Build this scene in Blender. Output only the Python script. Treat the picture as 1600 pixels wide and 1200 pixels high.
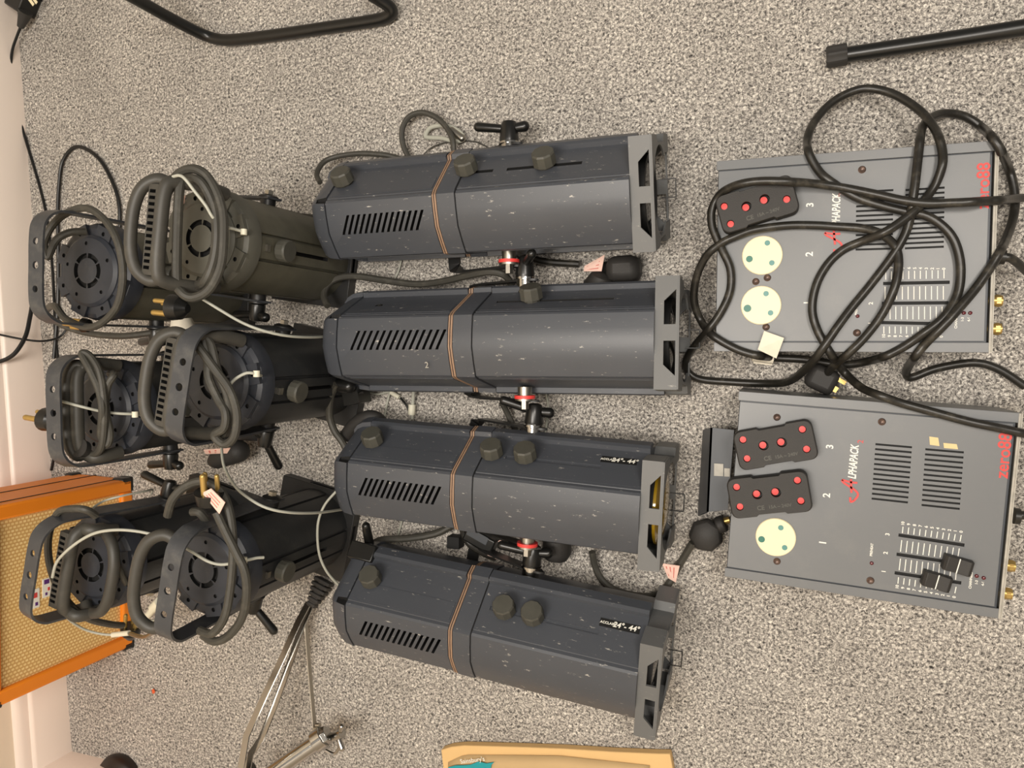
import bpy, bmesh, math, random
from mathutils import Vector, Matrix
random.seed(7)
PI = math.pi
sc = bpy.context.scene
COL = sc.collection
for o in list(bpy.data.objects): bpy.data.objects.remove(o)

# ---------------------------------------------------------------- camera
H, F = 1.2, 1200.0
_d = Vector(((1222-800)/F, (600-544)/F, -1.0)).normalized()
_U = -_d
_X = (Vector((1,0,0)) - _U*_U.x).normalized()
_Y = _U.cross(_X)
R3 = Matrix((_X, _Y, _U))
cd = bpy.data.cameras.new('camera'); cam = bpy.data.objects.new('camera', cd); COL.objects.link(cam)
cd.sensor_width = 36; cd.lens = F/1600*36; cd.clip_start = 0.02
cam.matrix_world = Matrix.Translation((0,0,H)) @ R3.to_4x4()
sc.camera = cam

def P(px, py, z=0.0):
    """the point at height z seen at pixel (px, py) of the 1600x1200 frame"""
    v = R3 @ Vector(((px-800)/F, (600-py)/F, -1.0))
    t = (z-H)/v.z
    return Vector((v.x*t, v.y*t, z))

# ---------------------------------------------------------------- light
sc.view_settings.view_transform = 'Standard'; sc.view_settings.look = 'None'
sc.view_settings.gamma = 1; sc.view_settings.use_curve_mapping = False
sc.view_settings.exposure = 0.70
w = bpy.data.worlds.new('world'); sc.world = w; w.use_nodes = True
w.node_tree.nodes['Background'].inputs[0].default_value = (1.0, 0.94, 0.86, 1)
w.node_tree.nodes['Background'].inputs[1].default_value = 0.13
def area(name, loc, size, power, col, target):
    l = bpy.data.lights.new(name, 'AREA'); l.shape = 'RECTANGLE'; l.size, l.size_y = size
    l.energy = power; l.color = col
    o = bpy.data.objects.new(name, l); COL.objects.link(o); o.location = loc
    o.rotation_euler = (Vector(target)-Vector(loc)).to_track_quat('-Z', 'Y').to_euler()
WARM = (1.0, 0.925, 0.83)
area('ceiling_panel_light', (0.6, 0.35, 2.4), (0.5, 0.5), 16, WARM, (0.5, 0.4, 0))
area('ceiling_panel_light', (-0.45, -0.15, 2.4), (0.9, 0.5), 23, WARM, (-0.5, 0.2, 0))
area('ceiling_panel_light', (-1.20, -1.2, 2.4), (0.5, 0.5), 12, WARM, (-0.9, -0.6, 0))

# ---------------------------------------------------------------- materials
def lin(c):
    return tuple(((x/255)/12.92 if x/255 <= .04045 else ((x/255+.055)/1.055)**2.4) for x in c)+(1,)
def mat(name, c, rough=.5, metal=0, var=0.0, vscale=30, bump=0.0, bscale=400, spec=.5, dust=None, dustamt=.0, dscale=14, coat=0):
    m = bpy.data.materials.new(name); m.use_nodes = True
    nt = m.node_tree; b = nt.nodes['Principled BSDF']
    b.inputs['Base Color'].default_value = lin(c); b.inputs['Roughness'].default_value = rough
    b.inputs['Metallic'].default_value = metal; b.inputs['Specular IOR Level'].default_value = spec
    b.inputs['Coat Weight'].default_value = coat
    tc = nt.nodes.new('ShaderNodeTexCoord')
    last = None
    if var > 0:
        n = nt.nodes.new('ShaderNodeTexNoise'); n.inputs['Scale'].default_value = vscale; n.inputs['Detail'].default_value = 6
        nt.links.new(tc.outputs['Object'], n.inputs['Vector'])
        mx = nt.nodes.new('ShaderNodeMix'); mx.data_type = 'RGBA'
        a = lin(c); mx.inputs[6].default_value = tuple(x*(1-var) for x in a[:3])+(1,)
        mx.inputs[7].default_value = tuple(min(1, x*(1+var)) for x in a[:3])+(1,)
        nt.links.new(n.outputs['Fac'], mx.inputs[0]); nt.links.new(mx.outputs[2], b.inputs['Base Color']); last = mx.outputs[2]
    if dust:
        n2 = nt.nodes.new('ShaderNodeTexNoise'); n2.inputs['Scale'].default_value = dscale; n2.inputs['Detail'].default_value = 9
        n2.inputs['Roughness'].default_value = .7
        nt.links.new(tc.outputs['Object'], n2.inputs['Vector'])
        rp = nt.nodes.new('ShaderNodeValToRGB'); rp.color_ramp.elements[0].position = .52; rp.color_ramp.elements[1].position = .72
        nt.links.new(n2.outputs['Fac'], rp.inputs[0])
        ml = nt.nodes.new('ShaderNodeMath'); ml.operation = 'MULTIPLY'; ml.inputs[1].default_value = dustamt
        nt.links.new(rp.outputs[0], ml.inputs[0])
        mx = nt.nodes.new('ShaderNodeMix'); mx.data_type = 'RGBA'; mx.inputs[7].default_value = lin(dust)
        if last: nt.links.new(last, mx.inputs[6])
        else: mx.inputs[6].default_value = lin(c)
        nt.links.new(ml.outputs[0], mx.inputs[0]); nt.links.new(mx.outputs[2], b.inputs['Base Color'])
    if bump > 0:
        n = nt.nodes.new('ShaderNodeTexNoise'); n.inputs['Scale'].default_value = bscale; n.inputs['Detail'].default_value = 3
        nt.links.new(tc.outputs['Object'], n.inputs['Vector'])
        bp = nt.nodes.new('ShaderNodeBump'); bp.inputs['Strength'].default_value = bump; bp.inputs['Distance'].default_value = .001
        nt.links.new(n.outputs['Fac'], bp.inputs['Height']); nt.links.new(bp.outputs[0], b.inputs['Normal'])
    return m
def scratched(name, c, rough, amt):
    """powder coat with chips and thin scratches of bare metal"""
    m = mat(name, c, rough, var=.12, vscale=9, bump=.10, bscale=900)
    nt = m.node_tree; b = nt.nodes['Principled BSDF']
    src = b.inputs['Base Color'].links[0].from_socket
    tc = nt.nodes.new('ShaderNodeTexCoord')
    mp = nt.nodes.new('ShaderNodeMapping'); mp.inputs['Scale'].default_value = (1, 3.2, 3.2); mp.inputs['Rotation'].default_value = (.2, .1, .35)
    nt.links.new(tc.outputs['Object'], mp.inputs[0])
    n = nt.nodes.new('ShaderNodeTexNoise'); n.inputs['Scale'].default_value = 55; n.inputs['Detail'].default_value = 8; n.inputs['Roughness'].default_value = .72
    nt.links.new(mp.outputs[0], n.inputs['Vector'])
    rp = nt.nodes.new('ShaderNodeValToRGB'); rp.color_ramp.elements[0].position = .625; rp.color_ramp.elements[1].position = .69
    nt.links.new(n.outputs['Fac'], rp.inputs[0])
    ml = nt.nodes.new('ShaderNodeMath'); ml.operation = 'MULTIPLY'; ml.inputs[1].default_value = amt
    nt.links.new(rp.outputs[0], ml.inputs[0])
    mx = nt.nodes.new('ShaderNodeMix'); mx.data_type = 'RGBA'; mx.inputs[7].default_value = lin((205,200,190))
    nt.links.new(src, mx.inputs[6]); nt.links.new(ml.outputs[0], mx.inputs[0]); nt.links.new(mx.outputs[2], b.inputs['Base Color'])
    return m
M = {}
M['shell'] = scratched('slate_powder_coat', (70,73,79), .40, .8)
M['shell_dark'] = scratched('dark_slate_plastic', (50,53,60), .45, .6)
M['frame'] = scratched('slate_cast_frame', (100,101,101), .5, .4)
M['dark'] = mat('deep_black', (10,10,10), .7)
M['knob'] = mat('grey_black_knob', (72,71,64), .5, var=.25, vscale=60, bump=.1)
M['gasket_dark'] = mat('dark_brown_gasket', (38,24,18), .6)
M['gasket'] = mat('brown_gasket', (150,122,100), .6, var=.3, vscale=80)
M['black_plastic'] = mat('black_plastic', (24,24,23), .3, var=.2, vscale=60)
M['black_metal'] = mat('black_painted_metal', (30,30,30), .42, var=.2, vscale=50)
M['chrome'] = mat('chrome', (176,174,170), .16, metal=1)
M['steel'] = mat('dull_steel', (170,165,155), .35, metal=1, var=.15)
M['red'] = mat('red_plastic', (226,66,62), .45)
M['cable'] = mat('grey_rubber_cable', (62,60,54), .55, var=.2, vscale=40, bump=.1, dust=(120,116,104), dustamt=.25, dscale=60)
M['cable_black'] = mat('black_rubber_cable', (36,34,30), .36, var=.25, vscale=30, dust=(110,104,92), dustamt=.4, dscale=50)
M['cable_thin'] = mat('thin_black_cable', (18,18,18), .4)
M['wire'] = mat('grey_plastic_coated_wire', (176,176,164), .45, var=.1)
M['sleeve'] = mat('cream_crimp_sleeve', (222,218,198), .5)
M['tag'] = mat('pinkish_test_tag', (232,196,182), .6, var=.15, vscale=120)
M['tag_white'] = mat('white_test_tag', (226,218,200), .6, var=.1, vscale=100)
M['tag_ink'] = mat('tag_red_ink', (205,110,100), .6)
M['brass'] = mat('brass_pin', (190,160,96), .35, metal=.75, var=.15)
M['olive'] = mat('dusty_olive_black_paint', (88,86,74), .55, var=.3, vscale=40, bump=.2, bscale=500, dust=(112,108,94), dustamt=.35)
M['can'] = mat('black_ribbed_body', (42,43,44), .45, var=.25, vscale=30, bump=.1, dust=(84,82,74), dustamt=.3)
M['cap'] = mat('blue_black_cap', (44,47,54), .5, var=.25, vscale=40, dust=(104,104,98), dustamt=.3)
M['cap_olive'] = mat('dusty_olive_cap', (82,81,73), .55, var=.25, vscale=40, dust=(108,106,96), dustamt=.4)
M['strap'] = mat('grey_yoke_strap', (60,62,66), .45, var=.15, vscale=40, dust=(120,118,110), dustamt=.25, dscale=40)
M['handle'] = mat('grey_black_moulded_handle', (62,60,55), .5, var=.2, vscale=40, dust=(100,96,86), dustamt=.3)
M['box'] = mat('grey_blue_dimmer_enamel', (112,114,116), .38, var=.06, vscale=8, bump=.05, bscale=700, dust=(150,148,140), dustamt=.12, dscale=20)
M['box_side'] = mat('dark_grey_side_panel', (64,68,74), .45, var=.1)
M['plate_edge'] = mat('chipped_metal_edge', (170,166,156), .5, var=.4, vscale=80)
M['cream'] = mat('cream_socket_plastic', (240,228,190), .4)
M['teal'] = mat('teal_socket_shutter', (84,140,134), .4)
M['teal_dark'] = mat('dark_teal_socket_shutter', (42,112,96), .4)
M['white'] = mat('white_print', (238,236,226), .5)
M['redink'] = mat('red_print', (214,70,66), .5)
M['screw'] = mat('screw_metal', (110,92,84), .4, metal=.7, var=.3, vscale=300)
M['led'] = mat('dark_red_led', (96,24,30), .25)
M['rubber'] = mat('black_rubber', (46,44,42), .62, var=.12, vscale=40, bump=.3, bscale=700)
M['tape'] = mat('old_masking_tape', (222,200,150), .7, var=.1, vscale=80)
M['orange'] = mat('orange_vinyl', (244,140,30), .5, bump=.2, bscale=600)
M['piping'] = mat('black_piping', (16,12,10), .5)
M['amber'] = mat('amber_glass', (150,120,30), .12, var=.5, vscale=18, coat=.5)
M['lens'] = mat('dark_lens_glass', (16,17,18), .08)
M['skirt'] = mat('cream_gloss_paint', (244,230,218), .35)
M['wallp'] = mat('warm_cream_wall_paint', (240,226,204), .6)
M['paper'] = mat('brown_paper', (224,186,128), .7, var=.08, vscale=14, bump=.2, bscale=60)
M['paper_dark'] = mat('inner_brown_paper', (196,166,120), .7, var=.1, vscale=12, bump=.3, bscale=40)
M['tealink'] = mat('teal_print', (22,150,158), .6)
M['brownblack'] = mat('dark_brown_lacquer', (36,26,20), .4)
M['orangefluff'] = mat('orange_fluff', (232,104,58), .8)
M['purple'] = mat('purple_print', (88,40,120), .6)

# carpet
m = bpy.data.materials.new('speckled_grey_carpet'); m.use_nodes = True; M['carpet'] = m
nt = m.node_tree; b = nt.nodes['Principled BSDF']; b.inputs['Roughness'].default_value = .95; b.inputs['Specular IOR Level'].default_value = .1
tc = nt.nodes.new('ShaderNodeTexCoord')
n1 = nt.nodes.new('ShaderNodeTexNoise'); n1.inputs['Scale'].default_value = 245; n1.inputs['Detail'].default_value = 3; n1.inputs['Roughness'].default_value = .85; n1.inputs['Distortion'].default_value = .6
nt.links.new(tc.outputs['Object'], n1.inputs['Vector'])
rp = nt.nodes.new('ShaderNodeValToRGB'); cr = rp.color_ramp
cr.elements[0].position = .33; cr.elements[0].color = lin((48,46,45))
cr.elements[1].position = .65; cr.elements[1].color = lin((240,234,224))
e = cr.elements.new(.43); e.color = lin((120,116,112))
e = cr.elements.new(.53); e.color = lin((180,174,166))
nt.links.new(n1.outputs['Fac'], rp.inputs[0])
n2 = nt.nodes.new('ShaderNodeTexNoise'); n2.inputs['Scale'].default_value = 7; n2.inputs['Detail'].default_value = 5
nt.links.new(tc.outputs['Object'], n2.inputs['Vector'])
mr = nt.nodes.new('ShaderNodeMapRange'); mr.inputs[1].default_value = .3; mr.inputs[2].default_value = .7; mr.inputs[3].default_value = .86; mr.inputs[4].default_value = 1.06
nt.links.new(n2.outputs['Fac'], mr.inputs[0])
mx = nt.nodes.new('ShaderNodeMix'); mx.data_type = 'RGBA'; mx.blend_type = 'MULTIPLY'; mx.inputs[0].default_value = 1
nt.links.new(rp.outputs[0], mx.inputs[6]); nt.links.new(mr.outputs[0], mx.inputs[7]); nt.links.new(mx.outputs[2], b.inputs['Base Color'])
bp = nt.nodes.new('ShaderNodeBump'); bp.inputs['Strength'].default_value = .55; bp.inputs['Distance'].default_value = .003
nt.links.new(n1.outputs['Fac'], bp.inputs['Height']); nt.links.new(bp.outputs[0], b.inputs['Normal'])

# speaker grille cloth
m = bpy.data.materials.new('woven_grille_cloth'); m.use_nodes = True; M['grille'] = m
nt = m.node_tree; b = nt.nodes['Principled BSDF']; b.inputs['Roughness'].default_value = .8
tc = nt.nodes.new('ShaderNodeTexCoord')
br = nt.nodes.new('ShaderNodeTexBrick'); br.inputs['Scale'].default_value = 1; br.offset = .5
br.inputs['Brick Width'].default_value = .0075; br.inputs['Row Height'].default_value = .0062; br.inputs['Mortar Size'].default_value = .0012
br.inputs['Color1'].default_value = lin((250,222,160)); br.inputs['Color2'].default_value = lin((240,208,142)); br.inputs['Mortar'].default_value = lin((214,168,100))
mp = nt.nodes.new('ShaderNodeMapping'); mp.inputs['Rotation'].default_value = (0, PI/2, 0)
nt.links.new(tc.outputs['Object'], mp.inputs[0]); nt.links.new(mp.outputs[0], br.inputs['Vector'])
nt.links.new(br.outputs['Color'], b.inputs['Base Color'])
bp = nt.nodes.new('ShaderNodeBump'); bp.inputs['Strength'].default_value = .5; bp.inputs['Distance'].default_value = .001; bp.invert = True
nt.links.new(br.outputs['Fac'], bp.inputs['Height']); nt.links.new(bp.outputs[0], b.inputs['Normal'])

# ---------------------------------------------------------------- mesh helpers
def frame_from(axis):
    a = Vector(axis).normalized()
    t = Vector((0,0,1)) if abs(a.z) < .9 else Vector((1,0,0))
    u = t.cross(a).normalized(); return u, a.cross(u), a
class MB:
    def __init__(s): s.v = []; s.f = []; s.mi = []
    def add(s, vs, fs, mi=0):
        b = len(s.v); s.v += [Vector(x) for x in vs]
        s.f += [tuple(i+b for i in f) for f in fs]; s.mi += [mi]*len(fs); return s
    def box(s, c, size, rot=None, mi=0):
        c = Vector(c); x,y,z = (q/2 for q in size)
        vs = [Vector(p) for p in ((-x,-y,-z),(x,-y,-z),(x,y,-z),(-x,y,-z),(-x,-y,z),(x,-y,z),(x,y,z),(-x,y,z))]
        if rot is not None: vs = [rot @ p for p in vs]
        return s.add([c+p for p in vs], [(0,3,2,1),(4,5,6,7),(0,1,5,4),(1,2,6,5),(2,3,7,6),(3,0,4,7)], mi)
    def cyl(s, p0, p1, r0, r1=None, n=24, mi=0, ph=0):
        if r1 is None: r1 = r0
        p0, p1 = Vector(p0), Vector(p1); u,v,a = frame_from(p1-p0)
        vs = [p+(u*math.cos(ph+2*PI*i/n)+v*math.sin(ph+2*PI*i/n))*r for p,r in ((p0,r0),(p1,r1)) for i in range(n)]
        fs = [(i,(i+1)%n,n+(i+1)%n,n+i) for i in range(n)]+[tuple(range(n-1,-1,-1)),tuple(range(n,2*n))]
        return s.add(vs, fs, mi)
    def lathe(s, p0, axis, prof, n=32, mi=0, ph=0):
        """prof: list of (distance along the axis, radius)"""
        p0 = Vector(p0); u,v,a = frame_from(axis); k = len(prof)
        vs = [p0+a*h+(u*math.cos(ph+2*PI*i/n)+v*math.sin(ph+2*PI*i/n))*r for h,r in prof for i in range(n)]
        fs = [(j*n+i, j*n+(i+1)%n, (j+1)*n+(i+1)%n, (j+1)*n+i) for j in range(k-1) for i in range(n)]
        fs += [tuple(range(n-1,-1,-1)), tuple(range((k-1)*n, k*n))]
        return s.add(vs, fs, mi)
    def loft(s, secs, mi=0):
        n = len(secs[0]); k = len(secs)
        vs = [p for q in secs for p in q]
        fs = [(j*n+i, j*n+(i+1)%n, (j+1)*n+(i+1)%n, (j+1)*n+i) for j in range(k-1) for i in range(n)]
        fs += [tuple(range(n-1,-1,-1)), tuple(range((k-1)*n, k*n))]
        return s.add(vs, fs, mi)
    def sweep(s, pts, shape, up=None, mi=0, closed=False):
        """shape: 2-D points; swept along pts with a carried frame"""
        pts = [Vector(p) for p in pts]; k = len(pts); n = len(shape)
        tg = []
        for i in range(k):
            if closed: t = pts[(i+1)%k]-pts[i-1]
            else: t = pts[min(i+1,k-1)]-pts[max(i-1,0)]
            tg.append(t.normalized())
        if up is None: u,_,_ = frame_from(tg[0])
        else: u = Vector(up)
        vs = []
        for i in range(k):
            if up is not None: u = Vector(up)
            u = (u-tg[i]*u.dot(tg[i])).normalized(); v = tg[i].cross(u)
            vs += [pts[i]+u*a+v*b for a,b in shape]
        kk = k if closed else k-1
        fs = [(j*n+i, j*n+(i+1)%n, ((j+1)%k)*n+(i+1)%n, ((j+1)%k)*n+i) for j in range(kk) for i in range(n)]
        if not closed: fs += [tuple(range(n-1,-1,-1)), tuple(range((k-1)*n, k*n))]
        return s.add(vs, fs, mi)
    def tube(s, pts, r, n=10, mi=0, closed=False):
        return s.sweep(pts, [(r*math.cos(2*PI*i/n), r*math.sin(2*PI*i/n)) for i in range(n)], mi=mi, closed=closed)
    def capsule(s, p0, p1, r0, r1=None, n=16, mi=0):
        if r1 is None: r1 = r0
        p0, p1 = Vector(p0), Vector(p1); L = (p1-p0).length
        pr = [(-r0*math.cos(a), max(r0*math.sin(a), .0001)) for a in [i*PI/12 for i in range(0,7)]]
        pr += [(L+r1*math.sin(a), max(r1*math.cos(a), .0001)) for a in [i*PI/12 for i in range(0,7)]]
        return s.lathe(p0, p1-p0, pr, n, mi)
    def xf(s, Mx): s.v = [Mx @ p for p in s.v]; return s
def smoothpath(pts, seg=7, closed=False):
    pts = [Vector(p) for p in pts]; k = len(pts); out = []
    rng = range(k) if closed else range(k-1)
    for i in rng:
        if closed: a,b,c,d = pts[i-1],pts[i],pts[(i+1)%k],pts[(i+2)%k]
        else: a,b,c,d = pts[max(i-1,0)],pts[i],pts[i+1],pts[min(i+2,k-1)]
        for j in range(seg):
            t = j/seg
            out.append(.5*((2*b)+(c-a)*t+(2*a-5*b+4*c-d)*t*t+(3*b-3*c+d-a)*t**3))
    if not closed: out.append(pts[-1])
    return out
def obj(name, mb, mats, parent=None, world=False, sharp=32, bevel=0, cuts=None, kind=None):
    me = bpy.data.meshes.new(name); me.from_pydata([tuple(v) for v in mb.v], [], mb.f)
    if not isinstance(mats, (list, tuple)): mats = [mats]
    for q in mats: me.materials.append(M[q] if isinstance(q, str) else q)
    me.polygons.foreach_set('material_index', mb.mi)
    if world and parent is not None: me.transform(WM[parent.name].inverted())
    bm = bmesh.new(); bm.from_mesh(me); bmesh.ops.recalc_face_normals(bm, faces=bm.faces); bm.to_mesh(me); bm.free()
    o = bpy.data.objects.new(name, me); COL.objects.link(o)
    if cuts is not None:
        cm = bpy.data.meshes.new('c'); cm.from_pydata([tuple(v) for v in cuts.v], [], cuts.f)
        for q in mats: cm.materials.append(M[q] if isinstance(q, str) else q)
        cm.polygons.foreach_set('material_index', cuts.mi)
        if world and parent is not None: cm.transform(WM[parent.name].inverted())
        bm = bmesh.new(); bm.from_mesh(cm); bmesh.ops.recalc_face_normals(bm, faces=bm.faces); bm.to_mesh(cm); bm.free()
        co = bpy.data.objects.new('c', cm); COL.objects.link(co)
        md = o.modifiers.new('b', 'BOOLEAN'); md.operation = 'DIFFERENCE'; md.object = co; md.solver = 'EXACT'; md.use_self = True
        dg = bpy.context.evaluated_depsgraph_get()
        nm = bpy.data.meshes.new_from_object(o.evaluated_get(dg)); o.modifiers.clear(); o.data = nm; bpy.data.objects.remove(co)
        nm.name = name; me = nm
    me.shade_smooth(); me.set_sharp_from_angle(angle=math.radians(sharp))
    if bevel:
        md = o.modifiers.new('bevel', 'BEVEL'); md.width = bevel; md.segments = 2; md.limit_method = 'ANGLE'; md.angle_limit = math.radians(40)
    if parent is not None: o.parent = parent
    if kind: o['kind'] = kind
    return o
WM = {}
def thing(name, loc, rz=0, label='', cat='', group=None):
    o = bpy.data.objects.new(name, None); COL.objects.link(o); o.empty_display_size = .05
    o.location = loc; o.rotation_euler = (0,0,rz)
    WM[o.name] = Matrix.Translation(loc) @ Matrix.Rotation(rz, 4, 'Z')
    o['label'] = label; o['category'] = cat
    if group: o['group'] = group
    return o
def tag(o, label, cat, group=None):
    o['label'] = label; o['category'] = cat
    if group: o['group'] = group
    return o
def sub(o, parent, wm=None):   # parent whose matrix is that of its own parent (parts sit at their thing's origin)
    WM[o.name] = WM[parent.name]; return o
def text(name, s, size, Mx, m, parent, shear=0, align='CENTER', thick=.00015, bold=0):
    c = bpy.data.curves.new('t', 'FONT'); c.body = s; c.size = size; c.align_x = align; c.align_y = 'CENTER'; c.shear = shear
    c.extrude = thick; c.offset = bold
    t = bpy.data.objects.new('t', c); COL.objects.link(t)
    dg = bpy.context.evaluated_depsgraph_get()
    me = bpy.data.meshes.new_from_object(t.evaluated_get(dg)); bpy.data.objects.remove(t)
    me.materials.clear(); me.materials.append(M[m]); me.transform(Mx); me.name = name
    o = bpy.data.objects.new(name, me); COL.objects.link(o); o.parent = parent
    return o
def merge_text(name, items, m, parent):
    """several short printed strings as one printed part: items = (string, size, matrix, shear)"""
    bm = bmesh.new()
    for s, size, Mx, shear in items:
        o = text('t', s, size, Mx, m, None, shear, bold=size*.022); bm.from_mesh(o.data); bpy.data.objects.remove(o)
    me = bpy.data.meshes.new(name); bm.to_mesh(me); bm.free(); me.materials.append(M[m])
    o = bpy.data.objects.new(name, me); COL.objects.link(o); o.parent = parent; return o
def wpath(pts, seg=7, closed=False): return smoothpath([P(*p) for p in pts], seg, closed)

# ================================================================ SETTING
wallA = Vector((-1.514, .70, 0)); wallB = Vector((-1.418, -.86, 0)); wd = (wallB-wallA).normalized()
wallN = Vector((-wd.y, wd.x, 0));  wallN = wallN if wallN.x > 0 else -wallN    # into the room
far = wallA-wd*2.2
cw = (P(221,1200)-wallB); cw.z = 0; cw = cw.normalized()                        # corner wall runs this way
cN = Vector((-cw.y, cw.x, 0)); cN = cN if cN.y > 0 else -cN
def wall_run(p0, p1, nrm, nameb, namew):
    # moulded skirting profile swept along the foot of the wall (distance into the room, height)
    prof = [(-.03,0),(.0,0),(.0,.078),(-.003,.082),(-.008,.084),(-.009,.098),(-.013,.106),(-.019,.110),(-.03,.112)]
    mb = MB(); secs = [[p+nrm*a+Vector((0,0,z)) for a,z in prof] for p in (p0,p1)]
    mb.loft(secs); obj(nameb, mb, 'skirt', kind='structure', sharp=40)
    mb = MB(); c = (p0+p1)/2; L = (p1-p0).length; a = math.atan2((p1-p0).y, (p1-p0).x)
    mb.box(c-nrm*.071+Vector((0,0,1.2)), (L,.1,2.4), Matrix.Rotation(a,3,'Z')); obj(namew, mb, 'wallp', kind='structure')
wall_run(far, wallB-wd*.0, wallN, 'baseboard_left', 'wall_left')
wall_run(wallB, wallB+cw*3.4, cN, 'baseboard_near', 'wall_near')
mb = MB(); mb.box((.0,.0,-.025), (4.6,4.4,.05)); obj('floor', mb, 'carpet', kind='structure')

# ================================================================ PROFILE SPOTLIGHTS
HALF = [(0,.0765),(.022,.0725),(.040,.0675),(.0425,.0645),(.0435,.0600),(.0445,.0595),(.0665,-.0060),(.0735,-.0045),(.0760,-.009),(.0755,-.024),(.0720,-.028),(.0665,-.027),(.0600,-.044),(.0480,-.062),(.022,-.0715),(0,-.074)]
HALF = [(a*1.11,b*1.11) for a,b in HALF]
SEC = HALF + [(-a,b) for a,b in HALF[-2:0:-1]]
HC = [(0,.077),(.022,.073),(.041,.068),(.0450,.0615),(.0675,-.0060),(.0740,-.0070),(.0760,-.024),(.0675,-.030),(.061,-.046),(.049,-.063),(.022,-.073),(0,-.0755)]
HC = [(a*1.11,b*1.11) for a,b in HC]
SECC = HC + [(-a,b) for a,b in HC[-2:0:-1]]
AC = Vector((0,.0555,.0268))*1.11; AN = Vector((0,.0655,.0220)).normalized(); AT = Vector((0,-AN.z,AN.y))   # the recessed side strip
ZC = .0875
def prof_light(rear, front, roll, L, knobs, slots, vents, hole, piv, lever, label, lens='lens', sticker=None, zrise=.0, notch=True, smi=1, disc=True, hoff=0):
    A = P(*rear, .115); B = P(*front, .135); d = B-A; rz = math.atan2(d.y, d.x)
    A2 = Vector((A.x, A.y, 0)); root = thing('profile_spotlight', A2, rz, label, 'stage light', 'grey profile spotlights in a row')
    RR = Matrix.Translation((0,0,ZC+zrise)) @ Matrix.Rotation(math.radians(roll), 4, 'X')
    S = lambda s, k=1, poly=SEC: [Vector((s, a*k, b*k)) for a,b in poly]
    f = lambda q: q*L
    # rear cap
    mb = MB(); mb.loft([S(0,.80,SECC), S(.006,.90,SECC), S(.016,.965,SECC), S(f(.062),.995,SECC)])
    cut = MB()
    if notch: cut.box((f(.050), .0485, .0735), (.020,.008,.018), mi=1)
    cut.v = [p for p in cut.v]
    cap = obj('rear_cap', mb.xf(RR), ['shell','dark'], root, cuts=cut.xf(RR) if notch else None, sharp=28)
    # rear body
    mb = MB(); mb.loft([S(f(.062)+.0015,.985), S(f(.40),.985)])
    cut = MB()
    n = 14
    for i in range(n):
        s0 = f(vents[0]+(vents[1]-vents[0]-.03)*i/(n-1)); w = .0046; sl = .0135
        y0,y1 = -.004,.025
        vs = []
        for zz in (.05,.10): vs += [(s0,y0,zz),(s0+w,y0,zz),(s0+w+sl,y1,zz),(s0+sl,y1,zz)]
        cut.add(vs, [(0,1,2,3),(7,6,5,4),(0,4,5,1),(1,5,6,2),(2,6,7,3),(3,7,4,0)], 1)
    if hole is not None:
        p = Vector((f(hole),0,0))+AC; cut.cyl(p-AN*.012, p+AN*.01, .0065, n=16, mi=1)
    obj('lamp_housing', mb.xf(RR), ['shell','dark'], root, cuts=cut.xf(RR), sharp=24)
    if hole is not None:
        mb = MB(); p = Vector((f(hole)+.001,0,0))+AC; mb.cyl(p-AN*.010, p-AN*.001, .0035, n=12); obj('screw', mb.xf(RR), 'steel', root)
    # gasket ribbons
    mb = MB(); mb.loft([S(f(.400),.97,SECC), S(f(.417),.97,SECC)]); mb.loft([S(f(.4035),.990,SECC), S(f(.407),.990,SECC)], 1); mb.loft([S(f(.410),.993,SECC), S(f(.4145),.993,SECC)], 1)
    obj('gasket', mb.xf(RR), ['gasket_dark','gasket'], root)
    # collar
    mb = MB(); mb.loft([S(f(.417),1.0,SECC), S(f(.470),1.005,SECC)]); obj('collar', mb.xf(RR), 'shell', root, sharp=24)
    mb = MB(); mb.loft([S(f(.470),.975,SECC), S(f(.473),.975,SECC)]); obj('seam', mb.xf(RR), 'dark', root)
    # barrel with the slots in its side strip
    mb = MB(); mb.loft([S(f(.473),.992), S(f(.945),.992)])
    cut = MB()
    for a,b_ in slots:
        c = Vector((f((a+b_)/2),0,0))+AC; rot = Matrix((Vector((1,0,0)), AT, AN)).transposed()
        cut.box(c if smi else c+AN*.0075, (f(b_-a),.0070,.02), rot, smi)
    obj('barrel', mb.xf(RR), ['shell','dark'], root, cuts=cut.xf(RR), sharp=24)
    # thin shell-coloured strip plates that line both recessed sides
    mb = MB()
    for sgn in (1,-1):
        for a,b_ in ((.075,.395),(.48,.94)):
            for q0,q1 in ((.0048,.033),):
                vs = []
                for s_ in (f(a),f(b_)):
                    for q in (q0,q1):
                        for h in (-.0005,.0006):
                            p = AC*.988+AT*q+AN*h; vs.append(Vector((s_, sgn*p.y, p.z)))
                mb.add(vs, [(0,1,3,2),(4,6,7,5),(0,4,5,1),(2,3,7,6),(1,5,7,3),(0,2,6,4)])
    obj('side_strip', mb.xf(RR), 'shell', root)
    # knobs
    for kx in knobs:
        p = Vector((f(kx),0,0))+AC; mb = MB()
        mb.lathe(p, AN, [(-.004,.012),(.003,.012),(.004,.0172),(.020,.0168),(.0225,.0152),(.0227,.0005)], 10)
        obj('focus_knob', mb.xf(RR), 'knob', root, sharp=20)
    # colour frame holder
    s0, s1 = f(.945), L
    hh = .0765
    RH = Matrix.Translation((0,hoff,0)) @ RR @ Matrix.Rotation(math.radians(-12), 4, 'X')
    def ring(k):
        a = hh-k; q = [(a,a),(a,.034),(.066-k,.026),(.066-k,-.026),(a,-.034),(a,-a)]
        return q+[(-y,z) for y,z in reversed(q)]
    mb = MB(); mb.loft([[Vector((x,y,z)) for y,z in ring(0)] for x in (s0,s1)])
    cut = MB(); cut.loft([[Vector((x,y,z)) for y,z in ring(.0035)] for x in (s0+.003,s1+.01)])
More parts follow.
